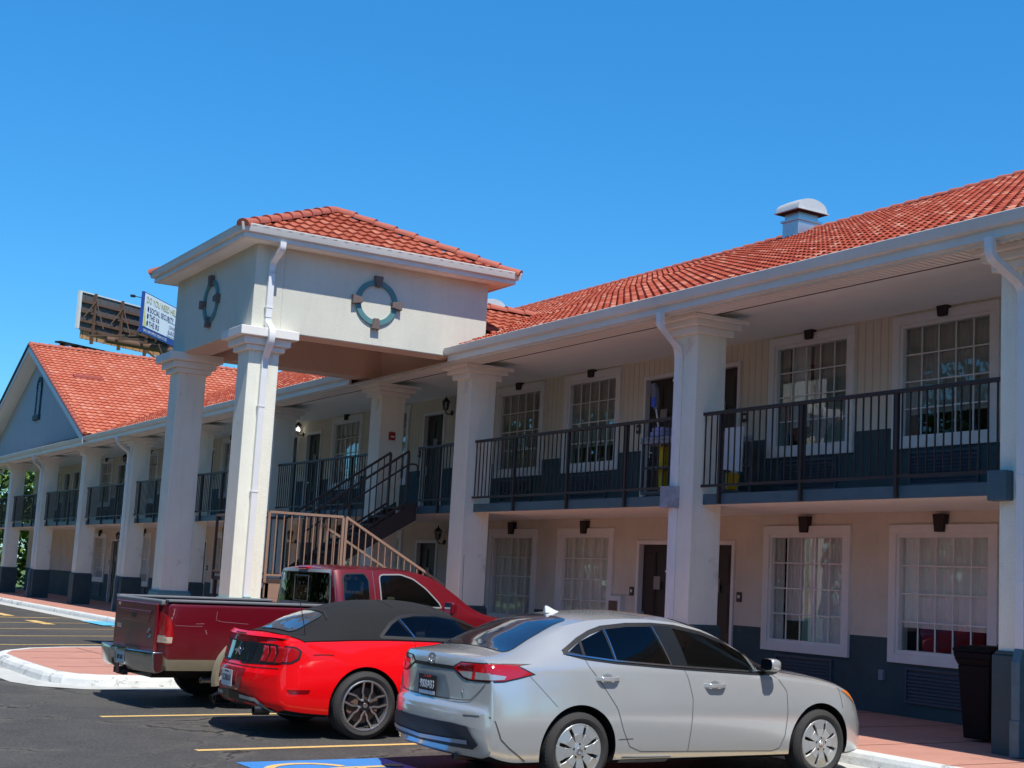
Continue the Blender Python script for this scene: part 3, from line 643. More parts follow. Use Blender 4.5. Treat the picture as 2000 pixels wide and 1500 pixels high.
k = MB(); u = Vector((GX, 0, -GH)).normalized()
for sgn in (1, -1):
    a = Vector((GP.x, 0, GP.z - .05)); b = Vector((GP.x + sgn * (GX + .05), 0, GP.z - GH - .07))
    k.prism([(a.x, a.z), (b.x, b.z), (b.x, b.z - .22), (a.x, a.z - .22)], 'y', -.62, -.57)
k.build('rake_board', whitep, wing)
k = MB()
for sgn in (1, -1):
    a = (GP.x, GP.z - .24); b = (GP.x + sgn * GX, GP.z - GH - .26); k.quad((a[0], -.57, a[1]), (b[0], -.57, b[1]), (b[0], GYW, b[1]), (a[0], GYW, a[1]))
k.build('rake_soffit', ceilm, wing)
k = MB(); k.prism([(GP.x, -.64 + 0), (GP.x - GX - .1, 0)], 'y', 0, 0) if False else None
k.prism([(GP.x - .0, GP.z + .06), (GP.x - GX - .1, GP.z - GH + .02), (GP.x - GX - .1, GP.z - GH - .10), (GP.x, GP.z - .06)], 'y', -.66, -.56).build('rake_edge', dkbrown, wing)
k = MB().add([(GP.x - GX + .3, GYW, 5.75), (GP.x + GX - .3, GYW, 5.75), (GP.x + GX - .3, GYW, 5.80), (GP.x, GYW, GP.z - .2), (GP.x - GX + .3, GYW, 5.80)], [(0, 1, 2, 3, 4)]).build('gable_wall', mat('gable_stucco', (.50, .52, .52), .9, var=.04, vscale=2, bump=.4), wing)
MB().add([(-44.2 + .03, .35, 8.46 + .05), (-44.2 + .03, 1.45, 8.46 + .05), (-44.45, 1.45, 8.57 + .05), (-44.45, .35, 8.57 + .05), (-44.2 + .03, .35, 8.46), (-44.2 + .03, 1.45, 8.46), (-44.45, 1.45, 8.5), (-44.45, .35, 8.5)], [(0, 1, 2, 3), (4, 7, 6, 5), (0, 4, 5, 1), (1, 5, 6, 2), (2, 6, 7, 3), (3, 7, 4, 0)]).build('ridge_ventilator', mat('red_metal', (.30, .06, .04), .6), wing)
# arched vent with teal surround
k = MB(); vx, vz0, vz1, hw = -47.95, 7.25, 8.35, .30
k.box(vx - hw - .12, vx - hw, GYW - .06, GYW, vz0, vz1).box(vx + hw, vx + hw + .12, GYW - .06, GYW, vz0, vz1).box(vx - hw - .2, vx + hw + .2, GYW - .10, GYW, vz0 - .2, vz0)
n = 14; 
for i in range(n):
    a0, a1 = math.pi * i / n, math.pi * (i + 1) / n
    q = [(vx + r * math.cos(a), vz1 + r * math.sin(a)) for r, a in ((hw, a0), (hw + .14, a0), (hw + .14, a1), (hw, a1))]; k.prism(q, 'y', GYW - .07, GYW)
vo = k.build('arched_vent', navy, wing)
k = MB()
for i in range(14): z = vz0 + .02 + i * .095; hwz = hw if z < vz1 else math.sqrt(max(.001, hw ** 2 - (z - vz1) ** 2)); k.quad((vx - hwz, GYW - .045, z), (vx + hwz, GYW - .045, z), (vx + hwz, GYW - .008, z + .085), (vx - hwz, GYW - .008, z + .085))
k.build('louvre', whitep, vo)
Sv = Vector((0, RY - EY, RZ - EZ)).normalized()
tiles('apron_tiles', (-58.2, EY, EZ), (1, 0, 0), Sv, lambda s: (0, 20.2), .62, tile_main, wing, sub=4, crs=.31)
# ------------------------------------------------------------------ staircase
st = empty('staircase', (-14, -1.5, .15), label='brown steel dog-leg staircase with landing and barred railings under the tower', cat='staircase')
LZ, LY0, LY1 = 1.5, -3.38, -2.08; UX0, UX1, WX0, WX1 = -15.25, -14.3, -13.75, -12.62
MB().box(UX0 - .02, WX1, LY0, LY1, LZ - .06, LZ).build('landing', stairdk, st)
MB().box(WX1 - .035, WX1 - .002, LY0 + .02, LY1, .16, 1.2).box(WX1 - .05, WX1, LY0, LY1 + .02, 1.2, LZ - .062).build('landing_panel', stairm, st)
nr = 8
# upper flight: landing -> balcony (north), lower flight: ground (y .33) -> landing
def flight(xa, xb, ya, za, yb, zb, n, m1):
    k = MB()
    for i in range(n):
        y = ya + (yb - ya) * i / n; y2 = ya + (yb - ya) * (i + 1) / n; z = za + (zb - za) * (i + 1) / n
        k.box(xa + .04, xb - .04, min(y, y2) - .02, max(y, y2) + .0, z - .045, z)
    k.build('tread', stairdk, st)
    for x in (xa, xb - .035):
        kk = MB(); kk.prism([(ya, za - .12), (ya, za + .14), (yb, zb + .12), (yb, zb - .26), (yb - (yb - ya) * .02, zb - .28)], 'x', x, x + .035); kk.build('stringer', m1, st)
flight(UX0, UX1, LY1, LZ, .185, FL, 8, stairdk); flight(WX0, WX1, .40, .15, LY1, LZ, 7, stairm)
def raised(name, pts, h0, m, x, nb, posts=(0, -1), w=.038):
    """rail following floor points (y, z) in the plane x"""
    k = MB(); P = [Vector((x, y, z + 1.13)) for y, z in pts]; Q = [Vector((x, y, z + h0)) for y, z in pts]
    for a, b in zip(P[:-1], P[1:]): k.bar(a, b, w, .042)
    o = k.build(name, m, st); k = MB()
    for a, b in zip(Q[:-1], Q[1:]): k.bar(a, b, .035, .035)
    k.build('bottom_rail', m, o)
    for i in posts:
        y, z = pts[i]; MB().box(x - .021, x + .021, y - .021, y + .021, z - .05, z + 1.11).build('post', m, o)
    tot = sum((pts[i + 1][0] - pts[i][0]) ** 2 for i in range(len(pts) - 1))
    pr = None
    for (y0, z0), (y1, z1) in zip(pts[:-1], pts[1:]):
        n = max(1, int(abs(y1 - y0) / .125))
        for i in range(1, n):
            t = i / n; y = y0 + (y1 - y0) * t; z = z0 + (z1 - z0) * t
            if pr is None: pr = MB().box(x - .008, x + .008, -.008, .008, h0, 1.11).build('baluster', m, o); base = pr.location.copy(); q = pr
            else: q = dup(pr, o)
            q.location = base + Vector((0, y, z))
    return o
raised('front_railing', [(LY0, LZ), (-2.04, LZ)], .08, stairm, WX1, 0, (0, 1))
raised('lower_railing', [(-1.98, LZ), (.33, .22)], .12, stairm, WX1, 0, (0, 1))
raised('inner_railing', [(-1.98, LZ - .1), (.33, .12)], .12, stairm, WX0, 0, (0, 1))
raised('upper_railing', [(LY1, LZ), (-.05, 2.92)], .14, stairdk, UX1, 0, (0, 1)); raised('far_railing', [(LY1, LZ), (.0, 2.94)], .14, stairdk, UX0 + .03, 0, (0, 1))
raised('far_landing_railing', [(LY0, LZ), (LY1, LZ)], .08, stairdk, UX0, 0, (0,))
k = MB().bar((UX0, LY0, LZ + 1.11), (WX1, LY0, LZ + 1.11), .045).bar((UX0, LY0, LZ + .1), (WX1, LY0, LZ + .1), .035)
k.build('landing_railing', stairm, st)
hr = MB(); hr.tube(smooth([(UX1 + .07, LY1, LZ + .88), (UX1 + .07, -.05, 2.92 + .88), (UX1 + .07, .12, 3.80), (UX1 + .07, .12, 3.55)]), .018, 8); hr.build('handrail', stairdk, st, smooth=True)
for x in (UX0, WX1 - .03, -13.9): MB().box(x - .03, x + .03, LY0 + .02, LY0 + .08, .15, LZ - .06).build('support_post', stairdk, st)
# ------------------------------------------------------------------ roof vents
def roofvent(x0, x1, y0, y1, zt, label):
    o = empty('roof_vent', ((x0 + x1) / 2, (y0 + y1) / 2, 8.2), label=label, cat='roof vent', group='metal vent hoods on the roof ridge')
    zr = lambda y: EZ + (y - EY) * (RZ - EZ) / (RY - EY)
    k = MB(); zz = zt - .43
    k.add([(x0, y0, zr(y0) - .1), (x1, y0, zr(y0) - .1), (x1, y1, zr(y1) - .1), (x0, y1, zr(y1) - .1), (x0, y0, zz), (x1, y0, zz), (x1, y1, zz), (x0, y1, zz)], [(0, 3, 2, 1), (4, 5, 6, 7), (0, 1, 5, 4), (1, 2, 6, 5), (2, 3, 7, 6), (3, 0, 4, 7)])
    k.build('vent_curb', metal, o, bevel=.008)
    k = MB().box(x0 - .03, x1 + .03, y0 - .03, y1 + .03, zz - .04, zz + .005).box(x0 + .03, x1 - .03, y0 + .03, y1 - .03, zz, zz + .24)
    k.build('vent_neck', metal, o)
    k = MB(); n = 14; cx, cy = (x0 + x1) / 2, (y0 + y1) / 2; ry = (y1 - y0) / 2 + .10; hx = (x1 - x0) / 2 + .10; zb = zz + .17; H = zt - zb
    ring_ = []
    for x in (-hx, -hx + .03, -hx * .45, 0, hx * .45, hx - .03, hx):
        q = H * (1.0 if abs(x) < hx * .9 else .94)
        ring_.append([(cx + x, cy + ry * math.cos(math.pi * i / n), zb + q * math.sin(math.pi * i / n) ** .8) for i in range(n + 1)])
    vs = [v for r_ in ring_ for v in r_]; W = n + 1
    k.add(vs, [(i * W + j, i * W + j + 1, (i + 1) * W + j + 1, (i + 1) * W + j) for i in range(len(ring_) - 1) for j in range(n)] + [tuple(range(W)), tuple(range((len(ring_) - 1) * W, len(ring_) * W))])
    k.box(cx - hx - .03, cx + hx + .03, cy - ry - .03, cy + ry + .03, zb - .02, zb + .0)
    k.build('vent_hood', hoodm, o, smooth=True, ang=50)
    MB().box(cx - hx, cx + hx, cy - ry, cy + ry, zb - .03, zb - .0205).build('hood_underside', dark, o)
    return o
roofvent(-11.2, -10.72, 6.5, 7.08, 9.62, 'galvanised vent with domed hood on the long roof at the right')
roofvent(-24.2, -23.72, 6.5, 7.08, 9.46, 'small vent hood peeping out just right of the tower')
# ------------------------------------------------------------------ lanterns
def lantern(x, y, z, lit, label):
    o = empty('wall_lantern', (x, y, z), label=label, cat='wall lantern', group='black carriage lanterns on the gallery walls', local=True)
    k = MB().lathe([(0, 0), (.055, 0), (.055, -.02), (.02, -.03)], (0, 0, 0), 'y', 16); k.tube(smooth([(0, -.02, 0), (0, -.10, -.05), (0, -.17, .0), (0, -.17, .05)]), .012, 8)
    a = k.build('bracket', black, o, smooth=True)
    k = MB(); c = (0, -.17, .05)
    for i in range(6):
        t = math.pi / 3 * i; k.bar((c[0] + .05 * math.cos(t), c[1] + .05 * math.sin(t), .06), (c[0] + .075 * math.cos(t), c[1] + .075 * math.sin(t), .22), .009)
    k.lathe([(0, .04), (.03, .045), (.055, .06), (.055, .066), (0, .066)], (0, c[1], 0), 'z', 6); k.lathe([(0, .218), (.10, .218), (.07, .26), (.03, .30), (.012, .31), (.012, .35), (0, .355)], (0, c[1], 0), 'z', 6)
    b = k.build('lantern_frame', black, o)
    g = MB().lathe([(.046, .068), (.070, .216)], (0, c[1], 0), 'z', 6).build('lantern_glass', MATS.get('lantern_glass') or glassmat('lantern_glass', (.8, .8, .78)), o)
    bm_ = mat('lit_bulb', (1, 1, 1), emit=((1, .97, .92), 7)) if lit else mat('dull_bulb', (.5, .5, .48), .4)
    MB().lathe([(0, .08), (.025, .09), (.035, .13), (.028, .17), (0, .19)], (0, c[1], 0), 'z', 12).build('bulb', bm_, o, smooth=True)
    return o
for i, (x, z, lit, lab) in enumerate([
    (-16.87, 5.22, False, 'unlit black lantern on the upper gallery wall beside the right column of the tower'), (-16.87, 2.42, False, 'black lantern over the ground-floor door right of the staircase'),
    (-25.36, 5.28, True, 'lit lantern glowing on the upper gallery wall left of the staircase'), (-25.36, 2.42, False, 'black lantern on the ground-floor wall seen through the landing bars'),
    (-33.85, 5.28, False, 'black lantern on the upper gallery wall just left of the far tower column'), (-33.85, 2.42, False, 'black lantern on the ground-floor wall just left of the far tower column'),
    (-42.3, 5.28, False, 'farther black lantern on the upper gallery wall under the gable'), (-42.3, 2.42, False, 'farther black lantern on the ground-floor wall under the gable')]):
    lantern(x, YW, z, lit, lab)
# fire alarm pull station on tower column
fa = empty('fire_alarm', (-15.80, .26, 4.40), label='small red fire alarm box on the column beside the stair top', cat='fire alarm', local=True)
MB().box(.0, .05, -.065, .065, -.02, .14).build('alarm_body', mat('alarm_red', (.35, .02, .02), .4), fa, bevel=.006)
MB().box(.051, .062, -.04, .04, .03, .06).build('alarm_handle', whitep, fa)
# ------------------------------------------------------------------ trash bin
tb = empty('trash_bin', (-1.0, .9, .15), rz=R(4), label='tall black wheeled trash bin standing beside the near white column', cat='trash bin', local=True)
bpl = mat('bin_plastic', (.006, .006, .007), .6, bump=.1, bscale=60, spec=.15)
k = MB(); 
def frust(k, z0, z1, a0, b0, a1, b1, m=0): k.add([(-a0, -b0, z0), (a0, -b0, z0), (a0, b0, z0), (-a0, b0, z0), (-a1, -b1, z1), (a1, -b1, z1), (a1, b1, z1), (-a1, b1, z1)], [(0, 3, 2, 1), (4, 5, 6, 7), (0, 1, 5, 4), (1, 2, 6, 5), (2, 3, 7, 6), (3, 0, 4, 7)], m)
frust(k, .03, .84, .165, .22, .215, .27); frust(k, .84, .92, .215, .27, .25, .30); frust(k, .92, .99, .25, .30, .25, .30); k.build('bin_body', bpl, tb, bevel=.012)
k = MB(); frust(k, .994, 1.03, .265, .315, .26, .31); frust(k, 1.03, 1.06, .23, .28, .18, .23); k.build('bin_lid', bpl, tb, bevel=.012)
MB().tube(smooth([(.12, .29, 1.0), (.12, .38, 1.09), (-.12, .38, 1.09), (-.12, .29, 1.0)]), .016, 8).build('bin_handle', bpl, tb, smooth=True)
for s_ in (-1, 1): MB().lathe([(0, -.025), (.10, -.025), (.10, .025), (0, .025)], (s_ * .19, .22, .10), 'x', 20).build('wheel', rubber, tb, smooth=True)
# ------------------------------------------------------------------ housekeeping carts
cartm = mat('cart_grey', (.12, .12, .13), .5); yel = mat('yellow_cart_bag', (.80, .46, .005), .55, bump=.3, bscale=12); whl = mat('towel_white', (.90, .90, .92), .9, var=.05, vscale=12, bump=.5, bscale=60)
def cart(x, y, rz, bag_full, label):
    o = empty('housekeeping_cart', (x, y, FL), rz=rz, label=label, cat='cart', group='housekeeping carts on the upper balcony', local=True)
    MB().box(-.42, .42, -.26, .26, .14, .19).build('base_shelf', cartm, o, bevel=.01); MB().box(-.42, .42, -.26, .26, .55, .58).build('middle_shelf', cartm, o, bevel=.01); MB().box(-.44, .44, -.28, .28, .94, 1.0).box(-.44, .44, -.28, -.26, 1.0, 1.05).box(-.44, .44, .26, .28, 1.0, 1.05).build('top_tray', mat('tray_grey', (.30, .30, .32), .5), o, bevel=.01)
    for a in (-.4, .4):
        for b in (-.24, .24): MB().box(a - .02, a + .02, b - .02, b + .02, .19, .94).build('upright', cartm, o)
    for a in (-.35, .35):
        for b in (-.2, .2):
            w_ = MB().lathe([(0, -.02), (.06, -.02), (.06, .02), (0, .02)], (a, b, .065), 'x', 14).build('castor', rubber, o, smooth=True)
    k = MB(); (frust(k, .2, .45, .12, .08, .15, .10) if bag_full else frust(k, .2, .93, .05, .06, .06, .08))
    b_ = k.build('bag', yel, o, bevel=.02); b_.location = (-.14 if not bag_full else .24, -.03, 0)
    return o
cart(-7.75, 1.35, R(8), False, 'housekeeping cart with yellow bag by the open upper doorway')
cart(-6.72, 1.52, R(-2), True, 'housekeeping cart half hidden by a white towel, on the near balcony')
tw = MB(); n = 16; vs = []
for i in range(n + 1):
    for j in range(8):
        t = i / n; x = -6.25 + .43 * t; z = 4.085 - .62 * j / 7 - (.05 * t if j == 7 else 0); vs.append((x, 1.2 + .02 * math.sin(t * 16) * (.3 + j / 7) - .01 * j / 7, z))
    
for sgn in (0, .018):
    tw.add([(a, b + sgn, c) for a, b, c in vs], [(i * 8 + j, (i + 1) * 8 + j, (i + 1) * 8 + j + 1, i * 8 + j + 1) for i in range(n) for j in range(7)])
tag(tw.build('hanging_towel', whl, smooth=True), 'white towel hanging over the end of the cart behind the balcony bars', 'towel')
mp = empty('duster', (-7.95, 1.18, 3.9), label='blue-headed duster on a white pole sticking up from the cart', cat='duster', local=True)
MB().tube([(.12, 0, 0), (-.05, .0, .66)], .013, 8).build('pole', whitep, mp)
k = MB(); k.sweep([(-.04, 0, .60), (-.06, 0, .70), (-.10, 0, .92), (-.14, 0, 1.02)], [(-.06, -.03), (.06, -.03), (.06, .03), (-.06, .03)], upv=(0, 1, 0), sc=[.5, 1, 1.1, .7]); k.build('duster_head', mat('duster_grey', (.16, .18, .22), .9, bump=1, bscale=40), mp)
MB().box(-.12, -.02, -.045, .045, .64, .80).build('duster_clamp', mat('blue_plastic', (.03, .08, .55), .4), mp, bevel=.01)
tag(MB().box(-8.02, -7.72, 1.1, 1.45, 4.05, 4.13).box(-8.0, -7.74, 1.12, 1.4, 4.13, 4.2).build('folded_linen', mat('pale_blue_linen', (.32, .36, .62), .9, bump=.5, bscale=30), bevel=.02), 'folded pale blue linen lying on top of the yellow-bagged cart', 'linen')
# ------------------------------------------------------------------ billboard
bb = empty('billboard', (-148, 35, 0), label='V-shaped roadside billboard seen from behind beyond the far roof', cat='billboard')
def frame3(a, b): a = Vector(a); b = Vector(b); U = (b - a).normalized(); Nn = Vector((U.y, -U.x, 0)); return a, U, Nn
A = Vector((-142.47, 22.39, 0)); Bd = Vector((-4.41, 7.73, 0)).normalized(); nb_ = Vector((Bd.y, -Bd.x, 0)) ; LB = 14.6
if nb_.dot(Vector((9.9, -11.8, 0)) - A) < 0: nb_ = -nb_     # towards the camera: rear side
bbrown = mat('billboard_steel', (.13, .075, .05), .8); bgrey = mat('billboard_back', (.10, .10, .10), .7, var=.15, vscale=.4); btan = mat('billboard_plywood', (.50, .29, .15), .8, var=.1, vscale=.5)
def P3(o, U, N_, u, n_, z): return o + U * u + N_ * n_ + Vector((0, 0, z))
def slab3(k, o, U, N_, u0, u1, n0, n1, z0, z1, m=0):
    vs = [P3(o, U, N_, u, n_, z) for z in (z0, z1) for u, n_ in ((u0, n0), (u1, n0), (u1, n1), (u0, n1))]
    k.add(vs, [(0, 3, 2, 1), (4, 5, 6, 7), (0, 1, 5, 4), (1, 2, 6, 5), (2, 3, 7, 6), (3, 0, 4, 7)], m)
k = MB(); slab3(k, A, Bd, nb_, 0, LB, -.12, 0, 26.0, 30.0); k.build('rear_panel', bgrey, bb)
k = MB(); slab3(k, A, Bd, nb_, .3, LB, -.1, .02, 25.0, 26.0); k.build('plywood_skirt', btan, bb)
k = MB(); slab3(k, A, Bd, nb_, -.28, 0, -.3, .05, 26.0, 30.1); slab3(k, A, Bd, nb_, 0, LB, -.2, .1, 29.95, 30.08); k.build('white_edge_trim', whitep, bb)
k = MB()
for i in range(4):
    u = 1.7 + 3.9 * i; slab3(k, A, Bd, nb_, u - .09, u + .09, .02, .4, 24.6, 30.1)
    a = P3(A, Bd, nb_, u, .3, 29.5); k.bar(a, P3(A, Bd, nb_, u + .2, 1.6, 26.2), .09); k.bar(P3(A, Bd, nb_, u - 1.5, .3, 27.2), P3(A, Bd, nb_, u, .5, 29.4), .09)
for z in (29.0, 27.9, 26.9, 26.0): slab3(k, A, Bd, nb_, 0, LB, .02, .22, z - .12, z + .12)
for i in range(14): u = .5 + i * 1.05; slab3(k, A, Bd, nb_, u, u + .06, .01, .06, 25.0, 30.0)
k.build('rear_framework', bbrown, bb)
k = MB(); slab3(k, A, Bd, nb_, -1.6, LB + 1, -1.6, -.7, 24.25, 24.42)
for i in range(10): slab3(k, A, Bd, nb_, -1.0 + i * 1.6, -.7 + i * 1.6, -1.5, -.2, 24.0, 24.25)
k.build('catwalk', dark, bb)
A2 = Vector((-136.83, 27.40, 0)); B2 = Vector((-7.02, 5.57, 0)).normalized(); n2_ = Vector((B2.y, -B2.x, 0))
if n2_.dot(Vector((9.9, -11.8, 0)) - A2) < 0: n2_ = -n2_
k = MB(); slab3(k, A2, B2, n2_, 0, LB, -.25, 0, 25.65, 30.0); face = k.build('front_face', mat('billboard_blue', (.02, .06, .30), .5), bb)
k = MB(); slab3(k, A2, B2, n2_, .35, LB, .0, .03, 26.35, 29.9); k.build('printed_sheet', mat('billboard_white', (.90, .92, .94), .5), face)
k = MB(); k.add([P3(A2, B2, n2_, .35, .04, 29.0), P3(A2, B2, n2_, .35, .04, 26.4), P3(A2, B2, n2_, 1.1, .04, 26.4)], [(0, 1, 2)]); k.build('yellow_flash', mat('billboard_yellow', (.75, .70, .18), .5), face)
def text3(s_, o, U, N_, u, n_, z, size, m, parent, name='lettering', sx=1.0):
    cu = bpy.data.curves.new(name, 'FONT'); cu.body = s_; cu.size = size; cu.extrude = .004; cu.resolution_u = 2
    t = bpy.data.objects.new(name, cu); col.objects.link(t); bpy.context.view_layer.update()
    me = bpy.data.meshes.new_from_object(t.evaluated_get(bpy.context.evaluated_depsgraph_get())); bpy.data.objects.remove(t)
    p = P3(Vector(o), Vector(U), Vector(N_), u, n_, z); X = Vector(U); Z = Vector((0, 0, 1)); Nn = Vector(N_)
    for v in me.vertices: q = v.co.copy(); v.co = p + X * (q.x * sx) + Z * q.y + Nn * q.z
    me.materials.clear(); me.materials.append(m); t = bpy.data.objects.new(name, me); col.objects.link(t)
    if parent is not None: par(t, parent)
    return t
navyt = mat('navy_ink', (.01, .02, .12), .6); olive = mat('gold_ink', (.42, .38, .08), .6); gry = mat('grey_ink', (.18, .22, .35), .6); wht = mat('white_ink', (.75, .78, .80), .6)
text3('DO YOU NEED HELP WITH', A2, B2, n2_, .7, .05, 28.95, .98, olive, face, sx=.95)
for s_, z in (('SOCIAL SECURITY', 28.05), ('THE VA', 27.30), ('THE IRS', 26.55)):
    text3(s_, A2, B2, n2_, 1.75, .05, z, .82, navyt, face)
    k = MB(); k.add([P3(A2, B2, n2_, 1.35 + .22 * math.cos(a * .63), .05, z + .28 + .30 * math.sin(a * .63)) for a in range(10)], [tuple(range(10))]); k.build('bullet_disc', navyt, face)
text3('CONGRESSMAN', A2, B2, n2_, 7.2, .05, 27.35, .5, gry, face); text3('BARRY M', A2, B2, n2_, 7.0, .05, 26.65, .75, gry, face)
k = MB(); slab3(k, A2, B2, n2_, 6.8, LB - .5, .03, .05, 28.0, 28.05); slab3(k, A2, B2, n2_, 6.8, LB - .5, .03, .05, 26.45, 26.5); k.build('rule_line', gry, face)
text3('CALL OUR OFFICE TODAY AT 555', A2, B2, n2_, .5, .03, 25.82, .42, wht, face)
k = MB(); mid = Vector((-144, 33.5, 0))
k.lathe([(0, 0), (.75, 0), (.75, 24.4), (0, 24.4)], (mid.x, mid.y, 0), 'z', 20)
k.tube([P3(A, Bd, nb_, 3, 1.0, 25.3), (mid.x + .5, mid.y, 25.0), (mid.x - 4, mid.y + 5, 25.0)], .38, 12)
for d in range(6):
    a = P3(A, Bd, nb_, 1 + 2.4 * d, .2, 25.4); b = P3(A2, B2, n2_, 1 + 2.2 * d, -.6, 25.4); k.bar(a, b, .18)
for t in (-1, 1): k.bar((mid.x + 1.2 * t, mid.y - 1 * t, 22.0), (mid.x + 3 * t, mid.y - 3 * t, 25.2), .2); k.bar((mid.x, mid.y, 22.6), (mid.x - 3 * t, mid.y - 2.5 * t, 25.2), .2)
k.build('support_column', bbrown, bb, smooth=True)
k = MB(); k.bar(P3(A2, B2, n2_, .1, -.2, 29.3), P3(A2, B2, n2_, -.6, -.8, 29.3), .07); slab3(k, A2, B2, n2_, -.9, -.45, -1.1, -.7, 29.2, 29.42); k.build('lamp_arm', dark, bb)
# ------------------------------------------------------------------ trees
leafm = bpy.data.materials.new('leaves'); leafm.use_nodes = True
_n = leafm.node_tree.nodes; _l = leafm.node_tree.links; _b = _n['Principled BSDF']; _b.inputs['Roughness'].default_value = .5
_a = _n.new('ShaderNodeAttribute'); _a.attribute_name = 'tint'; _c = _n.new('ShaderNodeValToRGB'); _c.color_ramp.elements[0].color = (.03, .07, .012, 1); _c.color_ramp.elements[1].color = (.17, .28, .05, 1)
_l.new(_a.outputs['Fac'], _c.inputs[0]); _l.new(_c.outputs[0], _b.inputs['Base Color']); _b.inputs['Subsurface Weight'].default_value = 0
barkm = mat('bark', (.09, .06, .04), .9, var=.2, vscale=6, bump=.6, bscale=20)
def tree(x, y, h, r, seed, label, nleaf=5200, z0=.12, ls=.16):
    rn = random.Random(seed); o = empty('broadleaf_tree', (x, y, 0), label=label, cat='tree', group='leafy trees round the car park', local=True)
    k = MB(); k.sweep([(0, 0, -.1), (.05, .03, h * .3), (-.05, .1, h * .6), (0, 0, h * .9)], [(.5 * math.cos(a * .785), .5 * math.sin(a * .785)) for a in range(8)], upv=(0, 1, 0), sc=[h * .05, h * .035, h * .022, h * .006])
    cl = []
    for i in range(26):
        a = rn.uniform(0, 6.28); z = h * rn.uniform(z0 + .1, .97); q = r * math.sqrt(max(.05, 1 - ((z / h - .55) / .55) ** 2)) * rn.uniform(.35, .95); c = Vector((q * math.cos(a), q * math.sin(a), z)); cl.append((c, r * rn.uniform(.28, .45)))
        k.bar((0, 0, max(h * .15, z - q * .8)), c, h * .012)
    k.build('trunk', barkm, o)
    V = []; F = []; T = []
    for i in range(nleaf):
        c, cr_ = cl[rn.randrange(len(cl))]; d = Vector((rn.gauss(0, 1), rn.gauss(0, 1), rn.gauss(0, 1))).normalized() * cr_ * rn.uniform(.55, 1.08); p = c + d; s_ = ls * rn.uniform(.6, 1.4)
        u = Vector((rn.gauss(0, 1), rn.gauss(0, 1), rn.gauss(0, 1))).normalized(); v = u.orthogonal().normalized(); b = len(V)
        V += [p - u * s_, p + v * s_ * .5, p + u * s_, p - v * s_ * .5]; F.append((b, b + 1, b + 2, b + 3)); T.append(min(1, max(0, rn.gauss(.45, .25))))
    me = bpy.data.meshes.new('crown'); me.from_pydata(V, [], F); me.materials.append(leafm); at = me.attributes.new('tint', 'FLOAT', 'FACE'); at.data.foreach_set('value', T)
    q = bpy.data.objects.new('crown', me); col.objects.link(q); par(q, o); return o
tree(-64.5, .6, 6.6, 3.0, 1, 'leafy green tree seen between the farthest columns', z0=-.05); tree(-66, 5.5, 7.4, 3.2, 2, 'leafy tree behind the far end of the building', z0=-.05)
tree(-69, -3.2, 6.5, 3.2, 3, 'leafy tree at the left edge beyond the sidewalk end', z0=-.05)
for i, (x, y, h, r) in enumerate([(-22, -25, 14, 6.0), (-34, -23, 12, 5.2), (-46, -26, 14, 6.2), (-60, -23, 13, 5.8), (-10, -28, 13, 5.8)]):
    tree(x, y, h, r, 10 + i, ['rounded tree across the car park, off to the left', 'lower tree across the car park', 'tallest tree across the car park', 'far tree across the car park', 'nearest tree across the car park'][i], nleaf=9000, ls=.26)

# unseen leaf mass added to darken window and car reflections
rn = random.Random(77); V = []; F = []; T = []
for i in range(26000):
    x = rn.uniform(-120, 15); y = -42 + rn.gauss(0, 2.0)
    if i > 16000: y = rn.uniform(-42, 8); x = 44 + rn.gauss(0, 2.0)
    hh = 8 + 2.5 * math.sin(x * .21) + 1.5 * math.sin(x * .73 + 1); z = hh * (1 - rn.random() ** 1.6) ; p = Vector((x, y, z)); s_ = rn.uniform(.35, .75)
    u = Vector((rn.gauss(0, 1), rn.gauss(0, .6), rn.gauss(0, 1))).normalized(); v = u.orthogonal().normalized(); q = len(V)
    V += [p - u * s_, p + v * s_ * .7, p + u * s_, p - v * s_ * .7]; F.append((q, q + 1, q + 2, q + 3)); T.append(min(1, max(0, rn.gauss(.4, .25))))
me = bpy.data.meshes.new('reflection_wood'); me.from_pydata(V, [], F); me.materials.append(leafm); at = me.attributes.new('tint', 'FLOAT', 'FACE'); at.data.foreach_set('value', T)
refl_wood = bpy.data.objects.new('reflection_wood', me); col.objects.link(refl_wood); tag(refl_wood, 'unseen green wood added for window and car reflections', 'wood', kind='stuff')
# ------------------------------------------------------------------ cars
def pchip(xs, ys):
    n = len(xs); h = [xs[i + 1] - xs[i] for i in range(n - 1)]; dl_ = [(ys[i + 1] - ys[i]) / h[i] for i in range(n - 1)]; m = [0] * n
    m[0] = dl_[0]; m[-1] = dl_[-1]
    for i in range(1, n - 1):
        if dl_[i - 1] * dl_[i] > 0: w1 = 2 * h[i] + h[i - 1]; w2 = h[i] + 2 * h[i - 1]; m[i] = (w1 + w2) / (w1 / dl_[i - 1] + w2 / dl_[i])
    def f(x):
        x = min(max(x, xs[0]), xs[-1]); i = 0
        while i < n - 2 and x > xs[i + 1]: i += 1
        t = (x - xs[i]) / h[i]; return ys[i] * (1 + 2 * t) * (1 - t) ** 2 + h[i] * m[i] * t * (1 - t) ** 2 + ys[i + 1] * t * t * (3 - 2 * t) + h[i] * m[i + 1] * t * t * (t - 1)
    return f
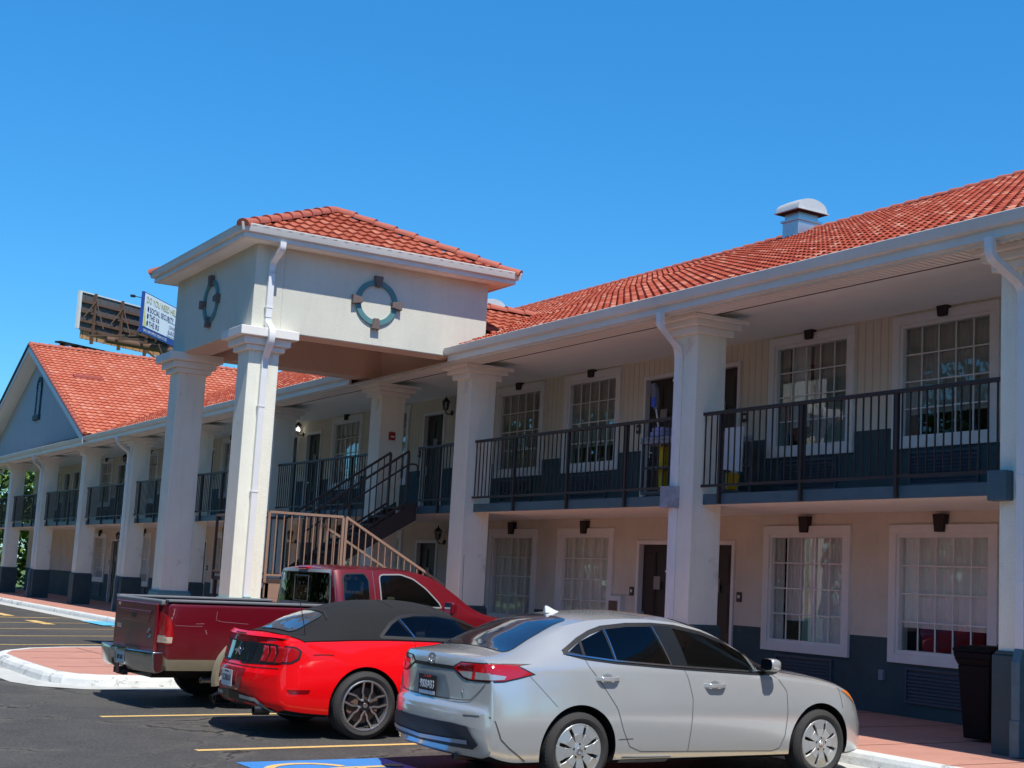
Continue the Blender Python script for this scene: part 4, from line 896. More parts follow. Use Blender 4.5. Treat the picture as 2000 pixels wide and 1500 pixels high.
def hullmesh(rows, bow0, bow1, crease=.0, step=.06, waist=.0):
    """rows: y, zb, w, zw, ws, zs, wr, zr, zc, c ; returns verts, faces of a closed shell"""
    ys = [r[0] for r in rows]; F = [pchip(ys, [r[i] for r in rows]) for i in range(1, 10)]
    Y = set(ys)
    for a, b in zip(ys[:-1], ys[1:]):
        n = max(2, int((b - a) / step))
        for i in range(n): Y.add(round(a + (b - a) * i / n, 4))
    Y = sorted(Y); secs = []
    for y in Y:
        zb, w_, zw, ws, zs, wr, zr, zc, c = [f(y) for f in F]; P = [(0, zb), (w_ * .6, zb), (w_ - .12, zb), (w_ - .04, zb + .03)]
        for t in (.15, .35, .6, .8): P.append((w_ - .03 + .03 * math.sin(t * math.pi / 2), zb + .04 + (zw - zb - .04) * t))
        P.append((w_, zw))
        for t in (.2, .4, .6, .8, .93): P.append((w_ + (ws - w_) * (t ** 2.2) - waist * math.sin(math.pi * t), zw + (zs - zw) * t))
        P.append((ws, zs)); cx, cz = (ws + wr) / 2 * (1 - c) + ws * c, (zs + zr) / 2 * (1 - c) + zr * c
        cx += .018 * (1 - c)
        for t in (.08, .22, .4, .58, .76, .92, 1.0):
            P.append(((1 - t) ** 2 * ws + 2 * t * (1 - t) * cx + t * t * wr, (1 - t) ** 2 * zs + 2 * t * (1 - t) * cz + t * t * zr))
        for t in (.12, .3, .55, .8, 1.0): P.append((wr * (1 - t), zr + (zc - zr) * (1 - (1 - t) ** 2)))
        secs.append(P)
    m = len(secs[0]); V = []; y0, y1 = Y[0], Y[-1]
    for y, P in zip(Y, secs):
        k0 = max(0, 1 - (y - y0) / .9) ** 2; k1 = max(0, 1 - (y1 - y) / 1.2) ** 2; wm = .9
        full = [(-x, z) for x, z in P[:0:-1]] + P[:-1] if False else [(-x, z) for x, z in reversed(P[:-1])][:-1] + []
        loop = P + [(-x, z) for x, z in reversed(P[1:-1])]
        for x, z in loop:
            q = min(1, abs(x) / wm) ** 2.4; V.append((x, y + bow0 * k0 * q - bow1 * k1 * q, z))
    L = 2 * m - 2; Fc = [(i * L + j, i * L + (j + 1) % L, (i + 1) * L + (j + 1) % L, (i + 1) * L + j) for i in range(len(Y) - 1) for j in range(L)]
    for y, P, base, bw, sg in ((Y[0], secs[0], 0, bow0, -1), (Y[-1], secs[-1], (len(Y) - 1) * L, -bow1, 1)):
        nc = 12; rows_ = []; z0_, z1_ = P[0][1], P[-1][1]
        for j in range(m):
            x, z = P[j]
            if j in (0, m - 1): rows_.append([base + j] * (nc + 1)); continue
            r_ = [base + L - j]
            for q in range(1, nc):
                xx = x * (-1 + 2 * q / nc); r_.append(len(V)); V.append((xx, y + bw * min(1, abs(xx) / .9) ** 2.4 + sg * .014 * math.sin(math.pi * max(0, min(1, (z - z0_) / (z1_ - z0_ + 1e-6)))) * (1 - (2 * q / nc - 1) ** 2) ** .5, z))
            r_.append(base + j); rows_.append(r_)
        for j in range(m - 1):
            for q in range(nc):
                f = [rows_[j][q], rows_[j][q + 1], rows_[j + 1][q + 1], rows_[j + 1][q]]; g_ = []
                for i_ in f:
                    if i_ not in g_: g_.append(i_)
                if len(g_) > 2: Fc.append(tuple(g_))
    return V, Fc
def arch_cut(o, arches, r, hw, depth=.30):
    """boolean wheel wells; well faces get material slot 1"""
    for y, rr in arches:
        for s_ in (-1, 1):
            k = MB(); k.prism([(y + rr * math.cos(2 * math.pi * i / 64), r + rr * math.sin(2 * math.pi * i / 64)) for i in range(64)], 'x', s_ * (hw - depth), s_ * (hw + .2))
            c = k.build('cutter', black); c.parent = o.parent; md = o.modifiers.new('b', 'BOOLEAN'); md.operation = 'DIFFERENCE'; md.object = c; md.solver = 'EXACT'
            bpy.context.view_layer.update(); dg = bpy.context.evaluated_depsgraph_get(); me = bpy.data.meshes.new_from_object(o.evaluated_get(dg)); o.modifiers.clear(); old = o.data; o.data = me; bpy.data.objects.remove(c)
    me = o.data
    for p in me.polygons:
        c = p.center
        for y, rr in arches:
            d = math.hypot(c.y - y, c.z - r)
            if d < rr + .012 and abs(p.normal.x) > .95 and abs(abs(c.x) - (hw - depth)) < .01: p.material_index = 1
            elif abs(d - rr) < .006 and abs(p.normal.x) < .35 and p.normal.z < .99 and (p.normal.y * (y - c.y) + p.normal.z * (r - c.z)) > 0: p.material_index = 1
def boxcut(o, x0, x1, y0, y1, z0, z1):
    c = MB().box(x0, x1, y0, y1, z0, z1).build('cutter', black); c.parent = o.parent; md = o.modifiers.new('b', 'BOOLEAN'); md.operation = 'DIFFERENCE'; md.object = c; md.solver = 'EXACT'
    bpy.context.view_layer.update(); me = bpy.data.meshes.new_from_object(o.evaluated_get(bpy.context.evaluated_depsgraph_get())); o.modifiers.clear(); o.data = me; bpy.data.objects.remove(c)
def tunnel(o, poly, hw=1.2, ax='x', a0=None, a1=None):
    c = MB().prism(poly, ax, -hw if a0 is None else a0, hw if a1 is None else a1).build('cutter', mat('cabin_dark', (.02, .02, .021), .85)); c.parent = o.parent; md = o.modifiers.new('b', 'BOOLEAN'); md.operation = 'DIFFERENCE'; md.object = c; md.solver = 'EXACT'
    try: md.material_mode = 'TRANSFER'
    except Exception: pass
    bpy.context.view_layer.update(); me = bpy.data.meshes.new_from_object(o.evaluated_get(bpy.context.evaluated_depsgraph_get())); o.modifiers.clear(); o.data = me; bpy.data.objects.remove(c)
    me.shade_smooth(); me.set_sharp_from_angle(angle=R(32))
def seats(parent, ys, xs, z0, m, head=True):
    for y in ys:
        for x in xs:
            s_ = lmesh(MB().box(x - .22, x + .22, y - .08, y + .05, z0 - .03, z0 + .10), 'seat', m, parent, bevel=.035)
            if head: lmesh(MB().box(x - .12, x + .12, y - .07, y + .02, z0 + .14, z0 + .29).box(x - .05, x - .04, y - .03, y - .02, z0 + .08, z0 + .15).box(x + .04, x + .05, y - .03, y - .02, z0 + .08, z0 + .15), 'headrest', m, s_, bevel=.03)
class Skin:
    def __init__(s, V, F): s.b = BVHTree.FromPolygons([Vector(v) for v in V], F)
    def hit(s, ax, sgn, a, b):
        if ax == 'x': o, d = Vector((sgn * 4, a, b)), Vector((-sgn, 0, 0))
        elif ax == 'y': o, d = Vector((a, sgn * 8, b)), Vector((0, -sgn, 0))
        else: o, d = Vector((a, b, 4)), Vector((0, 0, -1))
        h = s.b.ray_cast(o, d); return (h[0], h[1]) if h[0] is not None else (None, None)
    def patch(s, name, pts, ax, sgn, off, m, parent, grid=.05, thick=.0, maxd=.35):
        bm = bmesh.new(); vs = [bm.verts.new((a, b, 0)) for a, b in pts]; f = bm.faces.new(vs); bmesh.ops.triangulate(bm, faces=[f])
        for i in (0, 1):
            lo = min(p[i] for p in pts); hi = max(p[i] for p in pts); n = int((hi - lo) / grid) + 1
            for k in range(1, n):
                c = [0, 0, 0]; c[i] = lo + (hi - lo) * k / n; nn = [0, 0, 0]; nn[i] = 1
                bmesh.ops.bisect_plane(bm, geom=bm.verts[:] + bm.edges[:] + bm.faces[:], plane_co=c, plane_no=nn)
        bad = []; ax_i = 'xyz'.index(ax)
        for v in bm.verts:
            a, b = v.co.x, v.co.y; h, n_ = s.hit(ax, sgn, a, b)
            if h is None: bad.append(v); continue
            nn = n_ if n_.dot(Vector([sgn if i == ax_i else 0 for i in range(3)])) > 0 or ax == 'z' and n_.z > 0 else -n_
            v.co = h + nn * off
        bmesh.ops.delete(bm, geom=bad, context='VERTS')
        me = bpy.data.meshes.new(name); bm.normal_update(); bm.to_mesh(me); bm.free(); me.materials.append(m); me.shade_smooth()
        # orient outwards
        if len(me.polygons):
            d = Vector([sgn if i == ax_i else 0 for i in range(3)]) if ax != 'z' else Vector((0, 0, 1))
            if sum(p.normal.dot(d) * p.area for p in me.polygons) < 0: me.flip_normals()
        o = bpy.data.objects.new(name, me); col.objects.link(o); o.parent = parent
        if thick: sm = o.modifiers.new('s', 'SOLIDIFY'); sm.thickness = thick; sm.offset = -1
        return o
    def line(s, pts, ax, sgn, wd, off, k, res=.03, closed=False):
        P = [Vector(p) for p in pts]; 
        if closed: P.append(P[0])
        out = []
        for a, b in zip(P[:-1], P[1:]):
            n = max(1, int((b - a).length / res))
            for i in range(n): out.append(a + (b - a) * i / n)
        out.append(P[-1]); L_, R_ = [], []
        for i, p in enumerate(out):
            a = out[max(i - 1, 0)]; b = out[min(i + 1, len(out) - 1)]; t = (b - a); 
            if t.length < 1e-6: continue
            t.normalize(); nn = Vector((-t.y, t.x)) * wd / 2
            ha, na = s.hit(ax, sgn, *(p + nn)); hb, nb = s.hit(ax, sgn, *(p - nn))
            if ha is None or hb is None: continue
            fx = lambda h, n_: h + (n_ if (n_['xyz'.index(ax)] * (sgn if ax != 'z' else 1)) > 0 else -n_) * off
            L_.append(fx(ha, na)); R_.append(fx(hb, nb))
        for i in range(len(L_) - 1):
            if (L_[i] - L_[i + 1]).length < .15: k.quad(L_[i], L_[i + 1], R_[i + 1], R_[i])
def rnd(pts, n=4, f=.35):
    """round the corners of a closed 2D outline"""
    out = []; N = len(pts)
    for i in range(N):
        a, b, c = Vector(pts[i - 1]), Vector(pts[i]), Vector(pts[(i + 1) % N]); r = min((b - a).length, (c - b).length) * f; p0 = b + (a - b).normalized() * r; p1 = b + (c - b).normalized() * r
        for j in range(n + 1): t = j / n; q = p0 * (1 - t) ** 2 + b * 2 * t * (1 - t) + p1 * t * t; out.append((q.x, q.y))
    return out
def paint(name, c, metal=0, rough=.28, flake=0, dirt=0):
    m = mat(name, c, rough, metal, coat=1); n = m.node_tree.nodes; l = m.node_tree.links; b = n['Principled BSDF']
    if dirt:
        tc = n.new('ShaderNodeTexCoord'); nz = n.new('ShaderNodeTexNoise'); nz.inputs['Scale'].default_value = 5; nz.inputs['Detail'].default_value = 8; l.new(tc.outputs['Object'], nz.inputs['Vector'])
        sx = n.new('ShaderNodeSeparateXYZ'); l.new(tc.outputs['Object'], sx.inputs[0]); mr = n.new('ShaderNodeMapRange'); mr.inputs['From Min'].default_value = 1.0; mr.inputs['From Max'].default_value = .3; mr.inputs['To Max'].default_value = dirt; l.new(sx.outputs['Z'], mr.inputs['Value'])
        mu = n.new('ShaderNodeMath'); mu.operation = 'MULTIPLY'; l.new(mr.outputs[0], mu.inputs[0]); l.new(nz.outputs['Fac'], mu.inputs[1])
        mx = n.new('ShaderNodeMix'); mx.data_type = 'RGBA'; mx.inputs['A'].default_value = (*c, 1); mx.inputs['B'].default_value = (.13, .10, .075, 1); l.new(mu.outputs[0], mx.inputs['Factor']); l.new(mx.outputs['Result'], b.inputs['Base Color'])
        m2 = n.new('ShaderNodeMapRange'); m2.inputs['To Min'].default_value = rough; m2.inputs['To Max'].default_value = .7; l.new(mu.outputs[0], m2.inputs['Value']); l.new(m2.outputs[0], b.inputs['Roughness'])
    return m
cgT = glassmat('tinted_side_glass', (.16, .17, .18), .0, 1.25); cgC = glassmat('clear_side_glass', (.42, .50, .44), .0, 1.25)
cglass = mat('tinted_car_glass', (.005, .006, .008), .03, spec=.55)
cglassg = mat('clear_car_glass', (.016, .022, .018), .03, spec=.55)
seam = mat('panel_gap', (.07, .07, .075), .7)
redl = mat('red_lamp_lens', (.42, .006, .010), .12, coat=1); drl = mat('dark_red_lens', (.13, .004, .006), .12, coat=1); clr = mat('clear_lamp_lens', (.45, .45, .45), .12, coat=1, metal=.4); amb = mat('amber_lens', (.85, .22, .01), .15, coat=1)
platew = mat('plate_white', (.70, .72, .72), .4); plated = mat('plate_black', (.015, .015, .02), .35)
silver = paint('silver_paint', (.60, .61, .60), metal=.52, rough=.22)
red = paint('bright_red_paint', (.86, .0, .003), rough=.45); red.node_tree.nodes['Principled BSDF'].inputs['Specular IOR Level'].default_value = .2; red.node_tree.nodes['Principled BSDF'].inputs['Coat Weight'].default_value = .6
maroon = paint('maroon_paint', (.15, .001, .008), metal=.15, rough=.35, dirt=.6); maroon.node_tree.nodes['Principled BSDF'].inputs['Coat Weight'].default_value = .6
tan = paint('tan_lower_paint', (.36, .31, .20), metal=.3, rough=.4, dirt=.9)
alum = mat('wheel_cover_silver', (.58, .59, .58), .35, metal=.7); wblk = mat('wheel_black', (.012, .012, .013), .3); mach = mat('machined_alloy', (.70, .70, .70), .25, metal=.9); rust = mat('brake_iron', (.16, .10, .075), .7, metal=.3)
def tyre(parent, x, y, r, rimr, wd, side, style):
    """wheel = tyre mesh + rim children, local axis x, outer face at x"""
    o = empty('wheel', (0, 0, 0)); o.parent = parent; o.location = (x, y, r); o.rotation_euler = (0, 0, 0 if side > 0 else math.pi); o.empty_display_size = .1
    hw = wd
    k = MB(); k.lathe([(rimr, -.012), (rimr + .012, -.002), (rimr + (r - rimr) * .45, .006), (r - .03, -.006), (r - .008, -.022), (r, -.045), (r, -hw + .045), (r - .01, -hw + .02), (r - .04, -hw + .004), (rimr, -hw + .01)], (0, 0, 0), 'x', 64)
    for j in range(60):
        a = 2 * math.pi * j / 60; c, s_ = math.cos(a), math.sin(a)
        k.bar((-.03, (r - .0075) * c, (r - .0075) * s_), (-hw * .38, (r - .0075) * math.cos(a + .05), (r - .0075) * math.sin(a + .05)), .018, .012, upv=(0, c, s_)); k.bar((-hw * .62, (r - .0075) * math.cos(a + .03), (r - .0075) * math.sin(a + .03)), (-hw + .03, (r - .006) * c, (r - .006) * s_), .018, .012, upv=(0, c, s_))
    t = k.build('tyre', rubber, smooth=True, ang=40); t.parent = o
    k = MB(); k.lathe([(rimr + .002, -.010), (rimr - .012, -.006), (rimr - .022, -.02), (rimr - .03, -.06), (rimr - .035, -hw + .02)], (0, 0, 0), 'x', 64)
    q = k.build('rim', alum if style == 'cover' else mach if style == 'alloy' else chrome, smooth=True, ang=50); q.parent = o
    d = MB().lathe([(0, -.09), (rimr * .7, -.09), (rimr * .7, -.11), (0, -.11)], (0, 0, 0), 'x', 40).box(-.14, -.07, rimr * .15, rimr * .62, -.07, .07); dd = d.build('brake_disc', rust); dd.parent = o
    bk = MB().lathe([(0, -.16), (rimr - .02, -.16)], (0, 0, 0), 'x', 32).build('wheel_backing', black); bk.parent = o
    def spoke(k, a, r0, r1, w0, w1, x0, x1, th=.02, tw=0):
        c, s_ = math.cos(a), math.sin(a); P = lambda rr, t, x_: (x_, rr * c - t * s_, rr * s_ + t * c)
        k.add([P(r0, -w0, x0), P(r0, w0, x0), P(r1, w1 + tw, x1), P(r1, -w1 + tw, x1), P(r0, -w0, x0 - th), P(r0, w0, x0 - th), P(r1, w1 + tw, x1 - th), P(r1, -w1 + tw, x1 - th)], [(0, 1, 2, 3), (7, 6, 5, 4), (0, 4, 5, 1), (1, 5, 6, 2), (2, 6, 7, 3), (3, 7, 4, 0)])
    if style == 'cover':
        k = MB(); n = 8
        for j in range(n):
            a = 2 * math.pi * j / n + .1; spoke(k, a, .05, rimr * .62, .024, .042, .0, .004, .03); spoke(k, a, rimr * .62, rimr - .008, .042, .073, .004, -.008, .02)
        k.lathe([(0, .008), (.05, .006), (.075, -.002), (.085, -.02)], (0, 0, 0), 'x', 30); k.lathe([(rimr - .028, -.012), (rimr - .004, -.004), (rimr, -.012)], (0, 0, 0), 'x', 60)
        s2 = k.build('wheel_cover', alum, smooth=True, ang=25, bevel=.003); s2.parent = o
        k = MB()
        for j in range(5): a = 2 * math.pi * j / 5 + .3; k.lathe([(0, .006), (.011, .006)], (0, .055 * math.cos(a), .055 * math.sin(a)), 'x', 10)
        c = k.build('lug_holes', black); c.parent = o
        c = MB().lathe([(.024, .012), (.028, .014), (.03, .012)], (0, 0, 0), 'x', 20).lathe([(0, .009), (.022, .010)], (0, 0, 0), 'x', 16).build('centre_cap', chrome, smooth=True); c.parent = o
    elif style == 'alloy':
        k = MB(); e = MB()
        for j in range(5):
            a = 2 * math.pi * j / 5 + .25
            for sg in (-1, 1):
                c, s_ = math.cos(a), math.sin(a); P = lambda rr, t, x_: Vector((x_, rr * c - t * s_, rr * s_ + t * c))
                pts = [P(.045, sg * .034, -.02), P(.10, sg * .036, -.012), P(.135, sg * .052, -.008), P(rimr - .008, sg * .046, -.010)]
                k.sweep(pts, [(-.012, -.03), (.012, -.03), (.012, 0), (-.012, 0)], upv=(1, 0, 0))
                e.sweep([p + Vector((.002, 0, 0)) for p in pts], [(-.010, -.002), (.010, -.002), (.010, 0.001), (-.010, .001)], upv=(1, 0, 0))
        k.lathe([(0, -.016), (.06, -.018), (.075, -.04)], (0, 0, 0), 'x', 30)
        s2 = k.build('spokes', wblk, smooth=True, ang=30); s2.parent = o
        e.lathe([(rimr - .016, -.004), (rimr - .006, -.001), (rimr, -.008)], (0, 0, 0), 'x', 60)
        s3 = e.build('machined_edges', mach); s3.parent = o
        c = MB()
        for j in range(5): a = 2 * math.pi * j / 5 + .25 + .63; c.lathe([(.0, .0), (.010, -.0), (.010, -.02)], (0, .058 * math.cos(a), .058 * math.sin(a)), 'x', 8)
        c.lathe([(0, -.01), (.025, -.011), (.028, -.02)], (0, 0, 0), 'x', 16); c = c.build('lug_nuts', mach, smooth=True); c.parent = o
    else:
        k = MB()
        for j in range(5): spoke(k, 2 * math.pi * j / 5, .06, rimr - .01, .035, .05, -.02, -.03, .03)
        k.lathe([(0, .02), (.05, .02), (.07, -.02)], (0, 0, 0), 'x', 24); s2 = k.build('spokes', chrome, smooth=True, ang=30); s2.parent = o
    return o
def ctext(s_, parent, cx, y, cz, size, m, sx=1.0, name='lettering', depth=.003, tilt=0):
    cu = bpy.data.curves.new(name, 'FONT'); cu.body = s_; cu.size = size; cu.extrude = .001; cu.align_x = 'CENTER'; cu.align_y = 'CENTER'; cu.resolution_u = 3
    t = bpy.data.objects.new(name, cu); col.objects.link(t); bpy.context.view_layer.update(); me = bpy.data.meshes.new_from_object(t.evaluated_get(bpy.context.evaluated_depsgraph_get())); bpy.data.objects.remove(t)
    for v in me.vertices: q = v.co.copy(); v.co = Vector((cx + q.x * sx, y - q.z - depth + q.y * tilt, cz + q.y))
    me.materials.clear(); me.materials.append(m); t = bpy.data.objects.new(name, me); col.objects.link(t); t.parent = parent; return t
def lmesh(k, name, m, parent, **kw): o = k.build(name, m, **kw); o.parent = parent; return o
def makebody(name, rows, bow0, bow1, paint_, parent, arches, r, hw, split=None, step=.06, waist=.0, low=None):
    V, F = hullmesh(rows, bow0, bow1, step=step, waist=waist); sk = Skin(V, F)
    k = MB(); k.v = V; k.f = F; k.m = [0] * len(F); o = k.build(name, [paint_, black] + ([low[1]] if low else []), smooth=True, ang=32); o.parent = parent
    arch_cut(o, arches, r, hw)
    for p in o.data.polygons:
        if p.material_index == 0 and p.normal.z < -.75 and p.center.z < .6: p.material_index = 1
        elif low and p.material_index == 0 and p.center.z < low[0]: p.material_index = 2
    o.data.shade_smooth(); o.data.set_sharp_from_angle(angle=R(32))
    return o, sk
def soft_top(parent):
    V, F = hullmesh(rows, .25, .40, step=.05, waist=.012); m_ = 27; L = 2 * 27 - 2
    ns = (max(max(f) for f in F[:1]) and 0)
    st_ = []; i = 0
    while (i + 1) * L <= len(V) and i < 400: st_.append(i); i += 1
    vy = lambda i: V[i * L][1]
    keep = []
    for i in st_[:-1]:
        if (i + 1) * L + L > len(V): break
        if not (-.79 < vy(i) and vy(i + 1) < 1.14 and vy(i + 1) > vy(i)): continue
        for j in range(L):
            jj = min(j, L - 1 - j)
            if jj >= 14: keep.append((i * L + j, i * L + (j + 1) % L, (i + 1) * L + (j + 1) % L, (i + 1) * L + j))
    used = sorted({q for f in keep for q in f}); mp_ = {q: n_ for n_, q in enumerate(used)}
    me = bpy.data.meshes.new('soft_top'); me.from_pydata([V[q] for q in used], [], [tuple(mp_[q] for q in f) for f in keep]); bm = bmesh.new(); bm.from_mesh(me); bmesh.ops.recalc_face_normals(bm, faces=bm.faces); bm.normal_update()
    up_ = sum(f.normal.z for f in bm.faces)
    if up_ < 0: bmesh.ops.reverse_faces(bm, faces=bm.faces); bm.normal_update()
    for v in bm.verts: v.co += v.normal * .011
    bm.to_mesh(me); bm.free(); me.materials.append(fab); me.shade_smooth(); q = bpy.data.objects.new('soft_top', me); col.objects.link(q); q.parent = parent
    sm = q.modifiers.new('s', 'SOLIDIFY'); sm.thickness = .014; sm.offset = -1; return q
def mirrored(f):
    for s_ in (1, -1): f(s_)
# ================================================================= silver sedan
car = empty('parked_sedan', (-.89, -5.26, 0), label='silver four-door sedan parked nose-in, nearest the camera', cat='car', local=True)
rows = [(-1.035, .45, .72, .50, .70, .56, .58, .59, .60, .6), (-1.02, .38, .79, .50, .78, .615, .60, .635, .645, .6), (-.985, .31, .835, .50, .81, .64, .61, .67, .685, .6), (-.97, .28, .85, .52, .82, .74, .64, .80, .81, .6),
        (-.955, .26, .855, .55, .81, .88, .67, .965, .975, .5), (-.925, .25, .86, .55, .80, .95, .67, 1.04, 1.055, .5), (-.80, .22, .87, .56, .80, .97, .66, 1.06, 1.085, .5), (-.62, .20, .88, .57, .815, .98, .64, 1.085, 1.115, .4),
        (-.30, .20, .89, .58, .83, .985, .60, 1.215, 1.26, .2), (0, .20, .892, .6, .84, .98, .575, 1.33, 1.38, .15), (.35, .20, .892, .6, .84, .975, .56, 1.388, 1.44, .12), (.75, .20, .892, .6, .84, .965, .555, 1.405, 1.462, .12),
        (1.15, .20, .89, .6, .84, .955, .555, 1.385, 1.445, .12), (1.5, .20, .89, .6, .84, .94, .56, 1.32, 1.385, .12), (1.85, .20, .89, .6, .84, .925, .60, 1.17, 1.235, .2), (2.15, .20, .89, .6, .84, .91, .65, 1.01, 1.07, .3), (2.35, .20, .89, .6, .84, .90, .66, .965, 1.005, .4),
        (2.75, .20, .885, .6, .83, .87, .64, .925, .955, .5), (3.1, .20, .875, .58, .82, .82, .62, .865, .89, .5), (3.3, .20, .85, .55, .79, .76, .58, .80, .825, .5), (3.48, .21, .80, .5, .73, .66, .52, .70, .72, .5), (3.58, .22, .72, .48, .64, .54, .46, .58, .60, .5), (3.615, .28, .64, .42, .58, .46, .4, .48, .49, .5)]
body, sk = makebody('body', rows, .20, .42, silver, car, [(0, .375), (2.70, .375)], .316, .90, step=.05, waist=.006)
SG = [[(-.07, 1.115), (.06, 1.195), (.06, 1.090)], [(.085, 1.088), (.085, 1.205), (.34, 1.300), (.375, 1.056)], [(.395, 1.055), (.37, 1.308), (.62, 1.335), (.87, 1.342), (.955, 1.018)], [(1.12, 1.332), (1.44, 1.283), (1.72, 1.20), (1.90, 1.125), (1.93, .978), (1.16, 1.012)]]
for g in SG[1:]: tunnel(body, g)
seats(car, (.16,), (-.42, .42), 1.02, mat('seat_grey', (.22, .21, .19), .9)); seats(car, (1.02,), (-.38, .38), 1.0, MATS['seat_grey'])
lmesh(MB().sweep([(-.38 + .17 * math.cos(t * .42), 1.62 + .03 * math.sin(t * .42), 1.0 + .17 * math.sin(t * .42)) for t in range(16)], [(-.012, -.012), (.012, -.012), (.012, .012), (-.012, .012)], upv=(0, 1, 0)), 'steering_wheel', black, car)
dlo = [(-.12, 1.115), (.06, 1.215), (.20, 1.275), (.34, 1.315), (.62, 1.345), (.90, 1.352), (1.15, 1.34), (1.45, 1.29), (1.74, 1.205), (1.95, 1.125), (2.29, .985), (2.14, .965), (1.94, .962), (1.14, 1.0), (.39, 1.045), (.08, 1.075)]
def scale2(p, k, c=None):
    cx = sum(a for a, b in p) / len(p); cz = sum(b for a, b in p) / len(p); return [(cx + (a - cx) * k[0], cz + (b - cz) * k[1]) for a, b in p]
for s_ in (1, -1):
    k = MB(); sk.line(scale2(dlo, (1.004, 1.03)), 'x', s_, .034, .004, k, closed=True); lmesh(k, 'window_surround', black, car, smooth=True)
    sk.patch('door_pillar', [(.88, 1.352), (1.115, 1.343), (1.16, 1.0), (.962, 1.010)], 'x', s_, .005, mat('pillar_gloss', (.012, .015, .018), .25), car, grid=.05); k = MB(); sk.line([(.072, 1.21), (.072, 1.08)], 'x', s_, .026, .005, k); sk.line([(.355, 1.315), (.385, 1.05)], 'x', s_, .03, .005, k); lmesh(k, 'window_divider', black, car)
    g1 = [(-.07, 1.115), (.06, 1.195), (.06, 1.090)]; g2 = [(.085, 1.088), (.085, 1.205), (.34, 1.300), (.375, 1.056)]
    g3 = [(.395, 1.055), (.37, 1.308), (.62, 1.335), (.87, 1.342), (.955, 1.018)]; g4 = [(1.12, 1.332), (1.44, 1.283), (1.72, 1.20), (1.90, 1.125), (1.93, .978), (1.16, 1.012)]; g5 = [(1.96, 1.105), (2.22, .99), (1.98, .982)]
    for g, gm in ((g1, cglass), (g2, cgT), (g3, cgT), (g4, cgC), (g5, cglass)): sk.patch('side_window', scale2(g, (1.03, 1.03)), 'x', s_, .003, gm, car, grid=.06)
    k = MB()
    for a, b in (((.36, 1.31), (.385, 1.053)), ((.885, 1.342), (.972, 1.015)), ((1.93, 1.12), (1.952, .975))): sk.line([a, b], 'x', s_, .012, .011, k)
    sk.line([(-.10, 1.098), (.08, 1.078), (.39, 1.047), (1.14, 1.003), (1.94, .965), (2.2, .97)], 'x', s_, .012, .011, k)
    lmesh(k, 'window_trim', chrome, car)
    k = MB()
    sk.line([(.07, 1.07), (.10, 1.0), (.24, .83), (.37, .66), (.44, .48), (.52, .34), (.64, .295), (1.15, .285), (2.12, .265), (2.21, .29), (2.26, .40), (2.28, .60), (2.28, .80), (2.20, .90), (2.12, .955)], 'x', s_, .006, .002, k)
    sk.line([(1.10, 1.0), (1.14, .91), (1.18, .74), (1.17, .54), (1.15, .285)], 'x', s_, .006, .002, k); sk.line([(-.50, .935), (-.36, .80), (-.23, .675)], 'x', s_, .004, .0015, k)
    sk.line([(2.95, .86), (2.97, .78), (2.99, .64)], 'x', s_, .006, .002, k); sk.line([(2.30, .965), (2.70, .915), (2.95, .865)], 'x', s_, .006, .002, k); sk.line([(.40, .40), (.55, .405)], 'x', s_, .007, .002, k)
    lmesh(k, 'panel_seams', seam, car)
    for y, z in ((.16, .905), (1.32, .85)):
        h, n_ = sk.hit('x', s_, y + .11, z); k = MB(); k.sweep(smooth([(h.x - s_ * .005, y, z), (h.x + s_ * .04, y + .04, z), (h.x + s_ * .04, y + .19, z), (h.x - s_ * .005, y + .23, z)]), [(-.012, -.017), (.012, -.017), (.012, .017), (-.012, .017)])
        ho = lmesh(k, 'door_handle', silver, car, smooth=True, bevel=.004)
        sk.patch('handle_cup', [(y + .115 + .055 * math.cos(a * .42), z + .004 + .035 * math.sin(a * .42)) for a in range(15)], 'x', s_, .003, mat('handle_shadow_paint', (.28, .30, .31), .4, metal=.5), car)
    h, n_ = sk.hit('x', s_, 2.0, .99)
    k = MB(); k.sweep([(h.x, 2.05, 1.0), (h.x + s_ * .06, 2.05, 1.01), (h.x + s_ * .10, 2.04, 1.02)], [(-.03, -.02), (.03, -.02), (.03, .02), (-.03, .02)]); mo = lmesh(k, 'mirror', black, car)
    k = MB(); cxm = h.x + s_ * .15; vs = []
    for i, (dy, sc_) in enumerate([(-.055, .86), (-.04, 1), (.02, 1.0), (.06, .8), (.085, .45)]):
        for j in range(16): a = 2 * math.pi * j / 16; ca, sa = math.cos(a), math.sin(a); vs.append((cxm + .082 * sc_ * (abs(ca) ** .6) * (1 if ca > 0 else -1), 2.03 + dy, 1.04 + .058 * sc_ * (abs(sa) ** .7) * (1 if sa > 0 else -1)))
    k.add(vs, [(i * 16 + j, i * 16 + (j + 1) % 16, (i + 1) * 16 + (j + 1) % 16, (i + 1) * 16 + j) for i in range(4) for j in range(16)] + [tuple(range(16)), tuple(range(64, 80))]); ms_ = lmesh(k, 'mirror_shell', silver, mo, smooth=True)
    k = MB().add([(cxm + .08 * (abs(math.cos(a * .52)) ** .6) * (1 if math.cos(a * .52) > 0 else -1), 1.972, 1.045 + .052 * (abs(math.sin(a * .52)) ** .7) * (1 if math.sin(a * .52) > 0 else -1)) for a in range(12)], [tuple(range(12))]); lmesh(k, 'mirror_glass', cglass, mo)
    sk.patch('headlight', [(2.93, .83), (3.08, .815), (3.19, .77), (3.24, .66), (3.12, .73)], 'x', s_, .004, clr, car, grid=.04)
    sk.patch('turn_signal', [(3.0, .805), (3.12, .79), (3.21, .67), (3.13, .735)], 'x', s_, .008, amb, car, grid=.03)
